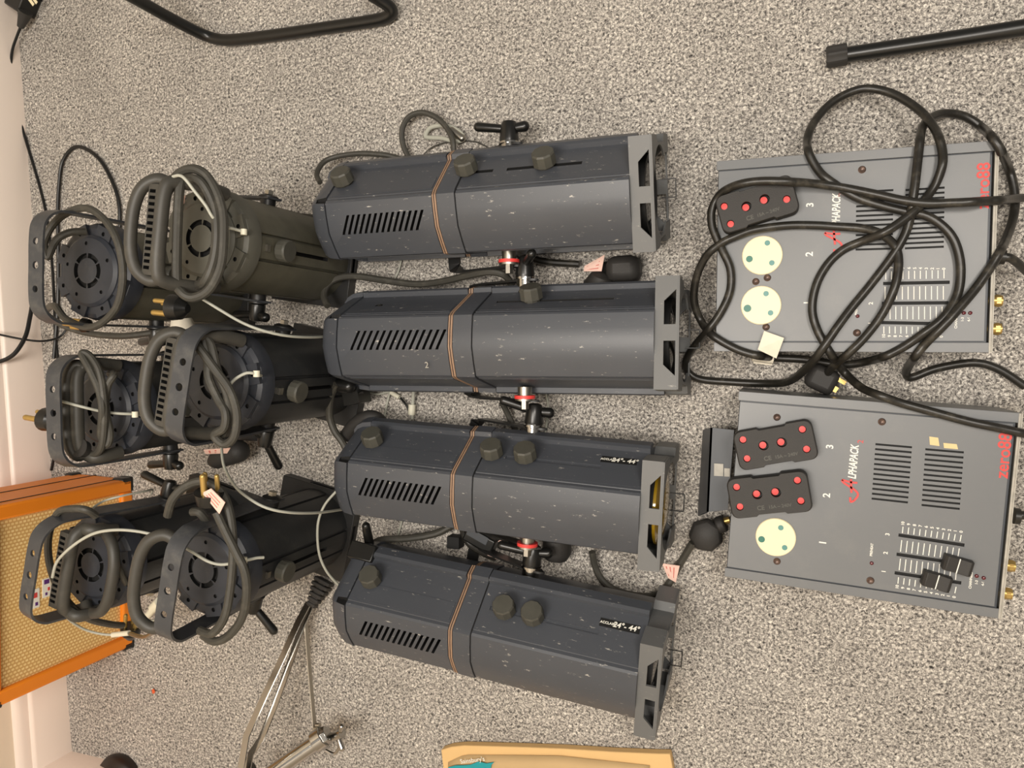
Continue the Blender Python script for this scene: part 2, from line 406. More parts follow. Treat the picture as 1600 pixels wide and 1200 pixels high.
    cut.cyl((s0-.01,0,0),(s0+.02,0,0), .060, n=32)
    cx0, cx1 = s0+.012, s1-.0025
    for sg in (1,-1):
        for up in (1,-1):
            pl = [(cx0,sg*.011),(cx1,sg*.011),(cx1,sg*.058),(cx0,sg*.043)]
            vs = [(x,y,h) for h in (up*(hh-.012), up*(hh+.01)) for x,y in pl]
            cut.add(vs, [(0,1,2,3),(7,6,5,4),(0,4,5,1),(1,5,6,2),(2,6,7,3),(3,7,4,0)], 0)
    fr = obj('colour_frame_holder', mb.xf(RH), ['frame','dark'], root, cuts=cut.xf(RH), sharp=30)
    WM[fr.name] = WM[root.name]
    mb = MB(); q = [(hh-.0005,hh-.0005),(hh-.0005,.034),(.0655,.026),(.0655,-.026),(hh-.0005,-.034),(hh-.0005,-hh+.0005)]; q += [(-y,z) for y,z in reversed(q)]
    mb.loft([[Vector((x,y,z)) for y,z in q] for x in (s1-.0005,s1+.002)])
    cut = MB(); cut.cyl((s1-.02,0,.010),(s1+.02,0,.010), .0625, n=40); cut.box((s1,0,-.062), (.03,.100,.060))
    obj('front_flange', mb.xf(RH), 'frame', fr, cuts=cut.xf(RH))
    mb = MB(); mb.lathe((s0-.002,0,0), (1,0,0), [(0,.0585),(.018,.0585),(.018,.050),(.006,.050)], 40); obj('lens_tube', mb.xf(RR), 'dark', root)
    mb = MB(); zl = s0+.014 if lens == 'amber' else s0+.004
    mb.lathe((zl,0,0), (1,0,0), [(0,.0605 if lens == 'amber' else .050),(.004,.0605 if lens == 'amber' else .049),(.009,.045),(.012,.028),(.013,.001)], 40); obj('lens', mb.xf(RR), lens, root)
    mb = MB()   # wire retaining clip sticking out at the front
    r = .0009; pts = [(s1,.014,-.01),(s1+.020,.014,-.012),(s1+.020,-.012,-.012),(s1,-.012,-.01)]
    for a,b_ in zip(pts, pts[1:]): mb.cyl(a,b_,r,n=6)
    obj('wire_clip', mb.xf(RH), 'black_metal', root)
    # pivots, yoke and clamping lever (they stay level)
    px_ = f(piv); zz = ZC-.010
    yk = MB(); Yh = .092; leg = f(.565)-.06 if False else .128
    ax0 = px_+.004
    pts = [(ax0+.014,Yh,zz),(ax0,Yh,zz),(ax0-leg*.6,Yh,zz-.034),(ax0-leg*.88,Yh-.001,.016)]
    pts = smoothpath(pts,5)+smoothpath([(ax0-leg*1.0,Yh-.010,.007),(ax0-leg*1.02,Yh-.03,.0035)],3)
    pts = pts+[Vector((p.x,-p.y,p.z)) for p in reversed(pts)]
    upv = []
    mbk = MB(); n = len(pts)
    prev = None; sh = [(.010,.0016),(-.010,.0016),(-.010,-.0016),(.010,-.0016)]
    tg = [(pts[min(i+1,n-1)]-pts[max(i-1,0)]).normalized() for i in range(n)]
    vs = []
    for i in range(n):
        out = Vector((0,1 if i < n/2 else -1,0)) if abs(pts[i].y) > Yh-.004 else Vector((-.25,0,1)) if False else None
        if out is None: wv = Vector((.55,0,.0))
        wv = tg[i].cross(Vector((0,1,0))) if abs(pts[i].y) > Yh-.006 else Vector((1,0,.05))
        if i >= n/2 and abs(pts[i].y) > Yh-.006: wv = -tg[i].cross(Vector((0,1,0)))*-1
        wv = (wv-tg[i]*wv.dot(tg[i])).normalized()
        if wv.x < 0 and abs(pts[i].y) <= Yh-.006: wv = -wv
        if abs(pts[i].y) > Yh-.006 and wv.z < 0: wv = -wv
        tv = tg[i].cross(wv)
        vs += [pts[i]+wv*a+tv*b_ for a,b_ in sh]
    fs = [(j*4+i, j*4+(i+1)%4, (j+1)*4+(i+1)%4, (j+1)*4+i) for j in range(n-1) for i in range(4)]+[(3,2,1,0),tuple(range((n-1)*4,n*4))]
    mbk.add(vs, fs); obj('yoke', mbk, 'black_metal', root)
    mb = MB()
    mb.cyl((px_,.070,zz),(px_,.094,zz),.0135,n=24); mb.cyl((px_,.094,zz),(px_,.097,zz),.016,n=24)
    mb.cyl((px_,.097,zz),(px_,.099,zz),.013,n=6); obj('washer', mb, 'chrome', root)
    if disc:
        q = px_+.004; zd = zz+.016
        mb = MB(); mb.cyl((q,-.070,zd),(q,-.083,zd),.011,n=16); mb.cyl((q,-.083,zd),(q,-.088,zd),.016,n=28,mi=1)
        mb.cyl((q,-.088,zd),(q,-.091,zd),.0155,n=28,mi=0); mb.cyl((q,-.091,zd),(q,-.104,zd),.0065,n=6,mi=0)
        obj('tilt_lock_disc', mb, ['steel','red'], root)
    mb = MB(); c = Vector((px_,.098,zz))
    mb.lathe(c, (0,1,0), [(0,.0145),(.004,.0150),(.018,.0135),(.026,.0125),(.030,.0105),(.0315,.006),(.0315,.0005)], 24)
    dl = Vector((math.cos(math.radians(lever[0])), lever[1], math.sin(math.radians(lever[0])))).normalized()
    q = c+Vector((0,.019,0)); mb.capsule(q+dl*.008, q+dl*.050, .0062, .0072)
    mb.capsule(q-dl*.006+Vector((0,.002,0)), q-dl*.024+Vector((0,.006,0)), .0066, .0082)
    obj('clamping_lever', mb, 'black_plastic', root, sharp=40)
    if sticker:
        sa, sb, big = sticker
        c = Vector((f(sa),0,0))+AC*.992+AT*(-.016)+AN*.0006; X = Vector((1,0,0))
        Mx = Matrix((( X.x, -AT.x if False else 0, 0, 0),(0,0,0,0),(0,0,0,0),(0,0,0,1)))
        up = Vector((0,AN.z*-1,AN.y))*1.0; up = AT if AT.z > 0 else -AT
        # reads left to right with its top towards the upper edge of the photo
        up = -AT if (-AT).y > 0 else AT
        nrm = AN; Xd = up.cross(nrm)
        Mx = RR @ Matrix.Translation(c) @ Matrix((Xd, up, nrm)).transposed().to_4x4()
        mb = MB(); mb.box((0,0,0), (sb, .0125, .0005)); o = obj('range_sticker', mb.xf(Mx), 'dark', root); WM[o.name] = WM[root.name]
        merge_text('lettering', [('ACCLAIM', .0052, Mx @ Matrix.Translation((-sb*.30,0,.0004)), 0), ('24\u00b0- 44\u00b0', .0112, Mx @ Matrix.Translation((sb*.16,0,.0004)), .15)], 'white', o)
    return root
lab = 'grey profile spotlight lying down, '
F1 = prof_light((511,336), (1014,294), 27, .532, (.095,.486,.71), ((.505,.56),(.60,.81)), (.105,.370), None, .565, (176,.15), lab+'topmost of the four, a cord loop above it', hoff=.006)
F2 = prof_light((526,535), (1064,529), 6, .552, (.61,), ((.51,.83),), (.105,.395), .15, .563, (60,.2), lab+'the only one with a single knob')
F3 = prof_light((543,735), (1032,797), 15, .515, (.110,.5,.602), ((.54,.82),), (.100,.370), None, .587, (165,.3), lab+'amber glass in its square front end', lens='amber', smi=0, sticker=(.865,.052,1))
F4 = prof_light((541,928), (1030,1053), 26, .521, (.115,.547,.632), ((.50,.82),), (.105,.375), None, .575, (172,.1), lab+'lowest of the four, nearest the brown paper bag', smi=0, disc=False, sticker=(.872,.058,1))
# hand-painted digit on the second spotlight's housing
text('painted_digit', '2', .013, Matrix.Translation((.187,-.036,.1693)) @ Matrix.Rotation(.17,4,'X'), 'plate_edge', F2)

# ================================================================ UPRIGHT FRESNEL LANTERNS
def can(name_c, c, zc, rz, label, handle=True, tube=True, yoke='up', levers=((-1,180),), body='can', cap='cap', zs=1.0, yo=(0,0), knob=True, dz=0, tk=1, hz=0, levy=.12):
    base = P(*c, zc); base.z = 0
    root = thing('fresnel_spotlight', base, rz, label, 'stage light', 'black lanterns standing on their lenses')
    T = Matrix.Scale(zs, 4, (0,0,1))
    # square holder at the floor end
    mb = MB(); mb.box((0,0,.011), (.158,.158,.022)); cut = MB(); cut.cyl((0,0,-.01),(0,0,.05),.066,n=32)
    for sx,sy in ((1,0),(-1,0),(0,1),(0,-1)):
        cut.box((sx*.079,sy*.079,.012), (.02 if sx else .05, .02 if sy else .05, .010))
    obj('colour_frame_holder', mb, 'black_metal', root, cuts=cut, bevel=.001)
    mb = MB(); mb.lathe((0,0,.006), (0,0,1), [(0,.064),(.012,.066)], 32); obj('lens', mb, 'lens', root)
    # ribbed body
    poly = []; n = 12
    R = .0725
    for i in range(n):
        a0 = 2*PI*(i-.5)/n; a1 = 2*PI*(i+.5)/n; da = .035
        if i % 2 == 0 or True:
            poly += [(R*math.cos(a0+da), R*math.sin(a0+da)), (R*math.cos(a0+.5*(a1-a0)), R*math.sin(a0+.5*(a1-a0))), (R*math.cos(a1-da), R*math.sin(a1-da))]
            if i % 3 != 1: poly += [((R-.005)*math.cos(a1-da*.8), (R-.005)*math.sin(a1-da*.8)), ((R-.005)*math.cos(a1+da*.8), (R-.005)*math.sin(a1+da*.8))]
    Z0, Z1 = .022, .262
    mb = MB(); mb.loft([[Vector((x*k,y*k,z)) for x,y in poly] for z,k in ((Z0,1.0),(Z1,.99))])
    cut = MB(); cut.box((.0725,0,.15), (.02,.006,.13), mi=1)
    obj('lamp_body', mb, [body,'dark'], root, cuts=cut, sharp=22)
    if knob:
        mb = MB(); kz = .215
        mb.lathe((.066,0,kz), (1,0,0), [(0,.010),(.008,.010),(.009,.0165),(.022,.0172),(.0245,.0155),(.0247,.001)], 14, ph=.2)
        obj('focus_knob', mb, 'knob', root, sharp=24)
        mb = MB(); mb.box((.0735,-.0,.245), (.004,.010,.008)); obj('index_clip', mb, 'steel', root)
    # cap
    mb = MB(); mb.lathe((0,0,Z1), (0,0,1), [(0,.0755),(.016,.0755),(.024,.072),(.0275,.066),(.0275,.050)], 32, ph=PI/32)
    for i in range(8):
        a = 2*PI*(i+.5)/8; r = Matrix.Rotation(a,3,'Z')
        mb.box(r @ Vector((.060,0,Z1+.025)), (.022,.030,.0125), r)
    cut = MB()
    for i in range(8):
        a = 2*PI*(i+.5)/8; x,y = .061*math.cos(a), .061*math.sin(a)
        cut.cyl((x,y,Z1+.027),(x,y,Z1+.05),.0033,n=10,mi=1)
    cp = obj('cap_ring', mb, [cap,'dark'], root, cuts=cut, sharp=30)
    mb = MB(); z = Z1+.024
    mb.lathe((0,0,z), (0,0,1), [(0,.055),(.009,.055),(.013,.050),(.0142,.030),(.0145,.001)], 40)
    cut = MB()
    for i in range(6):
        a = 2*PI*i/6
        for k in range(5):
            b_ = a-.36+.18*k; cut.box((.023*math.cos(b_),.023*math.sin(b_),z+.014), (.0075,.0052,.012), Matrix.Rotation(b_,3,'Z'), 1)
    for i in range(5):
        a = .4+2*PI*i/5; cut.cyl((.042*math.cos(a),.042*math.sin(a),z+.010),(.042*math.cos(a),.042*math.sin(a),z+.03),.003,n=10,mi=1)
    obj('end_disc', mb, [cap,'dark'], root, cuts=cut, sharp=30)
    ztop = .375+dz+hz
    if handle:
        mb = MB()
        pth = smoothpath([(.030,.066,.292),(.020,.070,.325),(.004,.067,ztop-.010),(0,.052,ztop),(0,0,ztop+.002),(0,-.052,ztop),(.004,-.067,ztop-.010),(.020,-.070,.325),(.030,-.066,.292)], 5)
        sh = [(.0105*math.cos(t), .0075*math.sin(t)) for t in [2*PI*i/14 for i in range(14)]]
        mb.sweep(pth, [(.0095*math.cos(2*PI*i/12), .0085*math.sin(2*PI*i/12)) for i in range(12)])
        hd = obj('handle', mb, 'handle', root)
        mb = MB(); mb.box((-.013,0,ztop+.001), (.016,.122,.011)); cut = MB()
        for i in range(13): cut.box((-.0145,-.051+.0085*i,ztop+.004), (.010,.0042,.016), mi=1)
        obj('comb_guard', mb, ['handle','dark'], hd, cuts=cut, bevel=.001)
    if tube:
        mb = MB(); zt = ztop+.002+(-.03 if tk < 0 else 0)
        pth = smoothpath([(.004,.062,zt-.010),(-.014*tk,.068,zt-.004),(-.032*tk,.056,zt+.003),(-.041*tk,.032,zt+.006),(-.043*tk,0,zt+.007),(-.041*tk,-.032,zt+.006),(-.032*tk,-.056,zt+.003),(-.014*tk,-.068,zt-.004),(.004,-.062,zt-.010)], 6)
        mb.tube(pth, .0085, 12); obj('tube_handle', mb, 'handle', root)
    # yoke
    pz = .160; yy = .082
    ys = .385+dz+yo[1]
    pts = [(0,yy,pz-.016),(0,yy,pz+.02),(0,yy,ys-.055),(0,yy-.004,ys-.022),(0,yy-.020,ys-.004),(0,yy-.045,ys),(0,0,ys)]
    pts = smoothpath(pts, 5); pts = pts+[Vector((0,-p.y,p.z)) for p in reversed(pts[:-1])]
    tilt = {'up':0, 'down':-105}.get(yoke, yoke)
    YM = Matrix.Translation((0,0,pz)) @ Matrix.Rotation(math.radians(tilt), 4, 'Y') @ Matrix.Translation((0,0,-pz))
    mb = MB(); mb.sweep(pts, [(.0135,.0017),(-.0135,.0017),(-.0135,-.0017),(.0135,-.0017)], up=(1,0,0))
    cut = MB()
    for y,r_ in ((-.034,.0050),(0,.0055),(.034,.0050)): cut.cyl((0,y,ys-.02),(0,y,ys+.02),r_,n=16)
    obj('yoke', mb.xf(YM), 'strap', root, cuts=cut.xf(YM))
    lv = dict(levers)
    for sg in (1,-1):
        mb = MB(); mb.cyl((0,sg*.066,pz),(0,sg*.0835,pz),.012,n=20); mb.lathe((0,sg*.0835,pz),(0,sg,0),[(0,.0155),(.002,.0155),(.005,.009)],24)
        obj('washer', mb, 'black_metal', root)
        mb = MB()
        if sg in lv:
            a = math.radians(lv[sg]); ly = levy; c_ = Vector((0,sg*.088,pz))
            mb.lathe(c_, (0,sg,0), [(0,.0125),(.004,.0128),(.020,.0115),(.026,.0095),(.028,.0005)], 20)
            dl = Vector((math.cos(a),ly*sg,math.sin(a))).normalized(); q = c_+Vector((0,sg*.016,0))
            mb.capsule(q+dl*.006, q+dl*.052, .0062, .0072); mb.capsule(q-dl*.005, q-dl*.022+Vector((0,sg*.005,0)), .006, .0078)
            obj('clamping_lever', mb, 'black_plastic', root, sharp=40)
        else:
            mb.cyl((0,sg*.086,pz),(0,sg*.095,pz),.0070,n=6); obj('hex_nut', mb, 'steel', root)
    return root
up = 'upright on its lens'
G1 = can('', (145,424), .29, math.radians(-3), 'dusty black lantern with bare end disc and no comb handle, standing top left', handle=False, tube=False, levers=((-1,200),), body='olive', cap='cap')
G2 = can('', (322,374), .29, math.radians(-8), 'dusty olive upright lantern, comb handle wrapped in grey cord, yoke folded down', yoke='down', levers=((-1,195),), body='olive', cap='cap_olive')
G3 = can('', (166,638), .29, math.radians(0), 'black upright lantern between the orange amplifier and the top left lantern', levers=((-1,190),), tk=.35, hz=-.03, dz=-.005)
G4 = can('', (343,596), .29, math.radians(-12), 'middle black upright lantern, three-hole yoke strap arched over its comb handle', levers=((-1,-60),), yoke=4, levy=1.4)
G5 = can('', (150,880), .29, math.radians(-14), 'black upright lantern directly in front of the orange amplifier grille', levers=((1,175),), yoke=-6, knob=False, tk=-1.5, hz=-.035)
G6 = can('', (325,888), .29, math.radians(-12), 'black upright lantern nearest the chrome stand, snap hook in its yoke strap', handle=False, tube=True, levers=((-1,-20),), yoke=4, levy=.9)

# cords wound over the lanterns (parts of each lantern)
def cord(parent, name, pts, r=.0055, m='cable', closed=False, seg=7):
    mb = MB(); mb.tube(wpath(pts, seg, closed), r, 10, closed=closed); o = obj(name, mb, m, parent, world=True); WM[o.name] = WM[parent.name] if parent is not None else Matrix.Identity(4); return o
cord(G1,'power_cord',[(133,362,.300),(110,363,.318),(88,375,.33),(74,402,.335),(70,375,.34),(92,341,.335),(130,325,.33),(160,340,.33),(184,378,.33),(192,432,.325),(181,482,.32),(145,511,.315),(105,500,.31),(85,478,.30),(72,490,.22),(102,510,.20),(140,521,.19),(195,525,.18),(262,516,.16)])
cord(G2,'power_cord',[(262,300,.345),(277,274,.345),(303,264,.345),(327,280,.34),(346,323,.335),(349,371,.335),(344,418,.335),(327,452,.34),(303,465,.345),(284,457,.350),(276,430,.35),(280,300,.36),(290,281,.352),(313,284,.348),(332,318,.34),(338,359,.34),(334,404,.34),(320,440,.34),(305,446,.32)], r=.0065)
cord(G3,'power_cord',[(172,584,.31),(178,586,.33),(168,604,.335),(165,640,.335),(172,676,.33),(168,694,.33),(158,680,.335),(160,640,.345),(155,610,.345),(140,576,.35),(128,553,.35),(140,556,.345),(155,580,.343),(162,620,.343),(163,660,.34),(158,700,.335),(142,712,.33)], r=.0055)
cord(G4,'power_cord',[(290,517,.365),(312,545,.36),(338,580,.35),(360,612,.345),(370,648,.34),(366,682,.34),(350,694,.34),(335,680,.345),(350,668,.345),(352,645,.345),(340,622,.345),(326,590,.35),(325,562,.35),(318,528,.35),(330,540,.345),(340,580,.345),(356,620,.34),(358,655,.335),(348,680,.33)], r=.0060)
cord(G5,'power_cord',[(150,806,.33),(135,797,.345),(115,795,.35),(92,800,.35),(78,828,.34),(75,862,.335),(83,900,.33),(103,937,.32),(135,965,.28),(170,975,.23),(192,977,.20)], r=.0055)
cord(G5,'power_cord',[(180,870,.31),(192,902,.30),(205,925,.27),(212,938,.24)], r=.0045)
cord(G6,'power_cord',[(262,806,.345),(270,780,.35),(290,760,.345),(318,752,.34),(345,768,.335),(359,802,.335),(364,850,.335),(362,900,.335),(355,950,.335),(345,975,.335),(330,990,.335),(312,985,.33)], r=.0062)
cord(G6,'power_cord',[(338,800,.35),(352,830,.345),(368,862,.34),(383,895,.335),(385,935,.33),(376,970,.325),(355,995,.32),(335,1002,.32),(318,993,.315)], r=.0062)
cord(G6,'power_cord',[(325,818,.315),(318,808,.325),(310,800,.33),(300,800,.33)], r=.006)

# round-pin plugs hanging on the cords
def round_plug(parent, c, d, up, m='black_plastic', s=1, plen=.022):
    """plug with three round brass pins pointing along d"""
    c = Vector(c); d = Vector(d).normalized(); up = Vector(up); up = (up-d*up.dot(d)).normalized(); v = d.cross(up)
    mb = MB(); mb.lathe(c-d*.034*s, d, [(0,.008*s),(.006*s,.013*s),(.014*s,.021*s),(.030*s,.024*s),(.034*s,.024*s)], 20)
    o = obj('plug', mb, m, parent, world=parent is not None); WM[o.name] = WM[parent.name] if parent is not None else Matrix.Identity(4)
    for a,b_,r,l in ((.013,0,.0045,plen*1.25),(-.007,.011,.0036,plen),(-.007,-.011,.0036,plen)):
        mb = MB(); q = c+up*a*s+v*b_*s; mb.capsule(q-d*.002, q+d*l, r*.95); obj('pin', mb, 'brass', o, world=True)
    return o
p = P(268,480,.31); round_plug(G2, p, (-1,.1,.1), (0,-1,.2), s=.8)
p = P(327,768,.345); round_plug(G6, p, (.15,1,.25), (.1,0,1), s=.85)
p = P(70,655,.33); round_plug(G3, p, (-1,.1,0), (0,0,1), s=.75)
p = P(130,508,.27); round_plug(G1, p, (-.9,.1,.2), (0,0,1), s=.5)
p = P(205,978,.17); round_plug(G5, p, (.2,1,.1), (1,0,0), s=.75)
mb = MB(); c = P(288,506,.20); mb.lathe(c-Vector((0,.022,0)), (.1,-1,-.1), [(-.03,.016),(0,.024),(.012,.027),(.014,.027)], 28); mb2 = obj('plug_cover', mb, 'tag_white', G2, world=True)
# white stripe collars and tags
def flag(parent, pts, m='tag', ink=True, t=.0006):
    """small folded label through four world points"""
    a,b_,c,d = [Vector(q) for q in pts]; n = (b_-a).cross(d-a).normalized()*t
    mb = MB(); mb.add([a-n,b_-n,c-n,d-n,a+n,b_+n,c+n,d+n], [(0,1,2,3),(7,6,5,4),(0,4,5,1),(1,5,6,2),(2,6,7,3),(3,7,4,0)])
    if ink:
        n2 = n if n.z > 0 else -n
        for k in range(3):
            u0 = .18+.24*k; q = lambda u,v: a.lerp(b_,u).lerp(d.lerp(c,u),v)
            w0 = [q(u0,.15),q(u0+.07,.15),q(u0+.07,.8),q(u0,.8)]
            mb.add([x+n2 for x in w0]+[x+n2*1.4 for x in w0], [(0,1,2,3),(7,6,5,4),(0,4,5,1),(1,5,6,2),(2,6,7,3),(3,7,4,0)], 1)
    return obj('test_tag', mb, [m,'tag_ink'], parent, world=True)
flag(G6, [P(316,770,.36),P(330,763,.36),P(352,785,.355),P(343,803,.352)])
flag(G4, [P(318,703,.20),P(360,700,.20),P(355,708,.19),P(322,709,.19)])
flag(G2, [P(276,312,.30),P(290,305,.30),P(288,318,.29),P(278,330,.29)])
mb = MB(); mb.capsule(P(340,718,.05), P(372,705,.05), .017, .021); mb.cyl(P(340,718,.05),P(330,722,.05),.010); obj('plug', mb, 'rubber', G4, world=True)
mb = MB(); mb.cyl(P(133,702,.335), P(124,700,.345), .012, .014, n=16); obj('cord_end', mb, 'rubber', G3, world=True)

# ================================================================ SAFETY WIRES
def wirething(pts, label, r=.0022, m='wire', sleeve=None, group='thin grey safety wires', ends=None):
    mb = MB(); mb.tube(wpath(pts, 8), r, 8); o = tag(obj('safety_wire', mb, m, sharp=60), label, 'wire', group); WM[o.name] = Matrix.Identity(4)
    if sleeve:
        for a,b_ in sleeve:
            s_ = MB(); s_.cyl(P(*a), P(*b_), r*2.1, n=12); obj('crimp_sleeve', s_, 'sleeve', o, world=True)
    return o
wirething([(270,276,.37),(285,276,.37),(305,300,.36),(322,322,.35),(333,340,.345),(350,353,.32),(366,358,.31),(381,362,.30)], 'pale safety wire crossing the top of the dusty olive lantern', sleeve=[((381,358,.30),(381,367,.30))])
wirething([(316,467,.31),(345,485,.30),(378,504,.29),(412,517,.275),(450,525,.245),(490,527,.185),(520,525,.11)], 'long pale safety wire running from the dusty olive lantern to the one-knob spotlight')
wirething([(346,698,.22),(350,728,.25),(366,758,.28),(388,778,.29),(418,794,.285),(455,801,.255),(498,801,.19),(535,796,.10)], 'pale safety wire curving from the middle yoke strap under the amber-glass spotlight')
wirething([(525,768,.12),(508,788,.13),(498,812,.135),(496,840,.135),(500,870,.13),(512,895,.12),(530,915,.10)], 'short curved safety wire arching between the two lowest profile spotlights')
wirething([(82,902,.365),(88,880,.37),(103,862,.375),(128,843,.375),(152,832,.375),(182,828,.37),(213,830,.36),(243,836,.35)], 'safety wire arching across the handle of the lantern before the amplifier')
wirething([(272,845,.35),(300,862,.34),(325,877,.335),(348,882,.33),(378,877,.325),(400,872,.31),(412,871,.30)], 'pale safety wire across the end disc of the lantern nearest the chrome stand', sleeve=[((381,871,.325),(381,881,.325))])
wirething([(72,620,.37),(100,628,.36),(130,636,.35),(160,643,.33),(185,646,.32),(212,647,.30),(225,648,.27)], 'pale safety wire crossing the comb handle of the middle left lantern', sleeve=[((211,643,.31),(211,652,.31))])
wirething([(358,603,.33),(368,592,.325),(385,583,.32),(400,584,.31),(408,587,.29)], 'short safety wire on the cap rim of the central lantern', sleeve=[((401,579,.31),(401,589,.31))])
wirething([(140,798,.33),(160,784,.30),(190,775,.28),(225,768,.24),(238,765,.21),(236,772,.2)], 'thin wire from the topmost lever by the amplifier down to its lantern', r=.0018)
o = wirething([(80,902,.33),(85,930,.30),(100,960,.26),(125,980,.22),(150,989,.20),(175,992,.19),(203,990,.19)], 'safety wire with a pale crimp sleeve hanging in front of the amplifier grille', sleeve=[((176,992,.19),(202,989,.19))])
# snap hook
mb = MB(); mb.tube(wpath([(203,990,.19),(215,994,.20),(228,995,.21),(240,986,.23),(250,970,.26),(262,955,.29),(269,944,.32),(266,940,.335),(262,946,.33),(250,965,.29),(238,978,.25)],6), .0036, 10)
hk = tag(obj('snap_hook', mb, 'steel'), 'pale steel snap hook clipped through the yoke strap above the amplifier corner', 'hook'); WM[hk.name] = Matrix.Identity(4)
mb = MB(); mb.capsule(P(222,972,.25), P(243,948,.30), .0055); mb.cyl(P(240,950,.295),P(250,940,.31),.0075); obj('gate', mb, 'sleeve', hk)
mb = MB(); mb.tube(wpath([(216,972,.245),(232,970,.25),(248,970,.265),(249,978,.26),(232,981,.245),(216,979,.24)],5,True), .0018, 8, closed=True); obj('wire_ring', mb, 'wire', hk)
mb = MB(); mb.tube(wpath([(665,212,.012),(672,200,.013),(690,196,.014),(708,200,.014),(722,210,.014),(722,219,.014),(708,220,.014),(690,216,.013),(670,215,.012)],5,True), .0036, 10, closed=True)
hk = tag(obj('snap_hook', mb, 'wire'), 'pale grey snap hook lying on the carpet above the topmost spotlight', 'hook')
mb = MB(); mb.capsule(P(706,204,.016), P(722,216,.016), .0062); obj('gate', mb, 'steel', hk)
wirething([(658,246,.01),(672,232,.008),(690,224,.008),(712,221,.006),(740,221,.004),(765,232,.004),(775,240,.004)], 'very thin wire on the carpet by the loose snap hook', r=.0011, m='cable')
wirething([(575,612,.01),(590,616,.008),(612,612,.006),(625,622,.004)], 'stub of pale wire with a crimp sleeve below the one-knob spotlight', r=.002, sleeve=[((611,613,.006),(624,621,.006))])
wirething([(612,606,.006),(606,625,.004),(600,655,.003)], 'pale wire on the carpet passing under the amber-glass spotlight, left one', r=.002)
wirething([(647,606,.02),(645,630,.012),(644,655,.010)], 'pale wire with an upright sleeve beside the black flex stub', r=.003, sleeve=[((644,632,.012),(643,648,.012))])
wirething([(850,602,.004),(856,630,.003),(855,655,.003),(850,690,.003)], 'pale wire on the carpet right of the second clamping lever', r=.0019)
wirething([(632,800,.004),(625,825,.003),(618,850,.003)], 'pale wire on the carpet between the two lowest spotlights', r=.002)
wirething([(626,622,.006),(634,632,.008),(641,645,.008)], 'short black flex running into the upright pale sleeve', r=.002, m='cable_thin')
wirething([(628,404,.004),(622,425,.003),(614,440,.003)], 'pale wire in the gap below the topmost spotlight', r=.0018)

# ================================================================ PROFILE SPOTLIGHT CORDS AND PLUGS
cord(F1,'power_cord',[(500,285,.07),(495,272,.06),(505,254,.045),(525,245,.035),(560,240,.03),(600,242,.025),(625,248,.02)], r=.0045)
cord(F1,'power_cord',[(650,262,.02),(637,243,.02),(629,222,.022),(629,200,.024),(640,182,.026),(660,176,.026),(682,184,.026),(698,200,.026),(707,218,.028),(709,240,.026),(709,258,.02)], r=.0048)
o = cord(F1,'power_cord',[(800,395,.02),(830,404,.02),(860,410,.02),(905,413,.02)], r=.0055, m='cable_black')
mb = MB(); mb.box((P(975,421,.028)), (.052,.040,.046), Matrix.Rotation(.03,3,'Z')); pl = obj('plug', mb, 'rubber', F1, world=True, bevel=.013); WM[pl.name] = WM[F1.name]
mb = MB(); mb.cyl(P(935,418,.024), P(952,420,.026), .008, .013, n=16); obj('cord_grip', mb, 'black_plastic', pl, world=True)
flag(F1, [P(912,424,.042),P(913,416,.040),P(945,398,.040),P(940,424,.042)])
cord(F2,'power_cord',[(512,478,.07),(506,462,.06),(512,445,.05),(530,434,.045),(560,432,.042),(600,438,.040),(650,444,.040),(690,440,.045),(730,431,.055),(765,425,.06),(788,430,.055),(800,446,.04)], r=.0058)
mb = MB(); mb.lathe(P(935,447,.03), (.35,.8,.2), [(-.028,.020),(0,.024),(.016,.018),(.022,.008),(.022,.001)], 18); obj('plug', mb, 'rubber', F2, world=True)
cord(F2,'power_cord',[(784,628,.03),(795,650,.02),(806,672,.015)], r=.005)
cord(F3,'power_cord',[(526,600,.10),(517,620,.09),(515,650,.08),(522,672,.075),(533,688,.07),(540,700,.07)], r=.0062)
mb = MB(); mb.tube(wpath([(540,682,.05),(556,662,.06),(575,652,.065),(590,655,.06),(600,668,.05)],6), .012, 12); obj('cord_boot', mb, 'rubber', F3, world=True)
mb = MB(); mb.capsule(P(504,588,.10), P(525,602,.09), .0085, .011); mb.capsule(P(525,602,.09), P(545,604,.09), .011); mb.box(P(557,618,.06),(.030,.028,.04),Matrix.Rotation(.2,3,'Z')); mb.cyl(P(548,612,.07),P(562,620,.07),.010)
obj('rear_lever', mb, 'black_plastic', F2, world=True)
cord(F3,'power_cord',[(925,862,.02),(930,885,.012),(940,905,.009),(958,920,.010),(990,930,.010),(1025,930,.010),(1045,912,.012),(1060,885,.014),(1075,860,.022),(1082,848,.026)], r=.0055)
flag(F3, [P(1034,880,.03),P(1062,884,.03),P(1056,910,.025),P(1044,903,.025)])
pc = P(1103,836,.022)
mb = MB(); mb.lathe(pc-Vector((0,0,.012)), (0,0,1), [(0,.024),(.012,.0265),(.020,.024),(.026,.014),(.027,.001)], 7, ph=.35); mb.cyl(P(1120,822,.022),P(1133,817,.022),.013,n=12)
pl = obj('plug', mb, 'rubber', F3, world=True, bevel=.003); WM[pl.name] = WM[F3.name]
mb = MB(); mb.cyl(P(1130,815,.02),P(1140,812,.02),.005,n=12); obj('pin', mb, 'brass', pl, world=True)
mb = MB(); mb.lathe(P(870,856,.03), (.1,1,.1), [(-.020,.006),(-.018,.018),(-.006,.024),(.016,.022),(.018,.001)], 18); obj('plug', mb, 'rubber', F3, world=True)
cord(F4,'power_cord',[(585,848,.05),(600,843,.05),(640,841,.05),(680,834,.045),(705,822,.04),(725,814,.03),(740,818,.02)], r=.006)
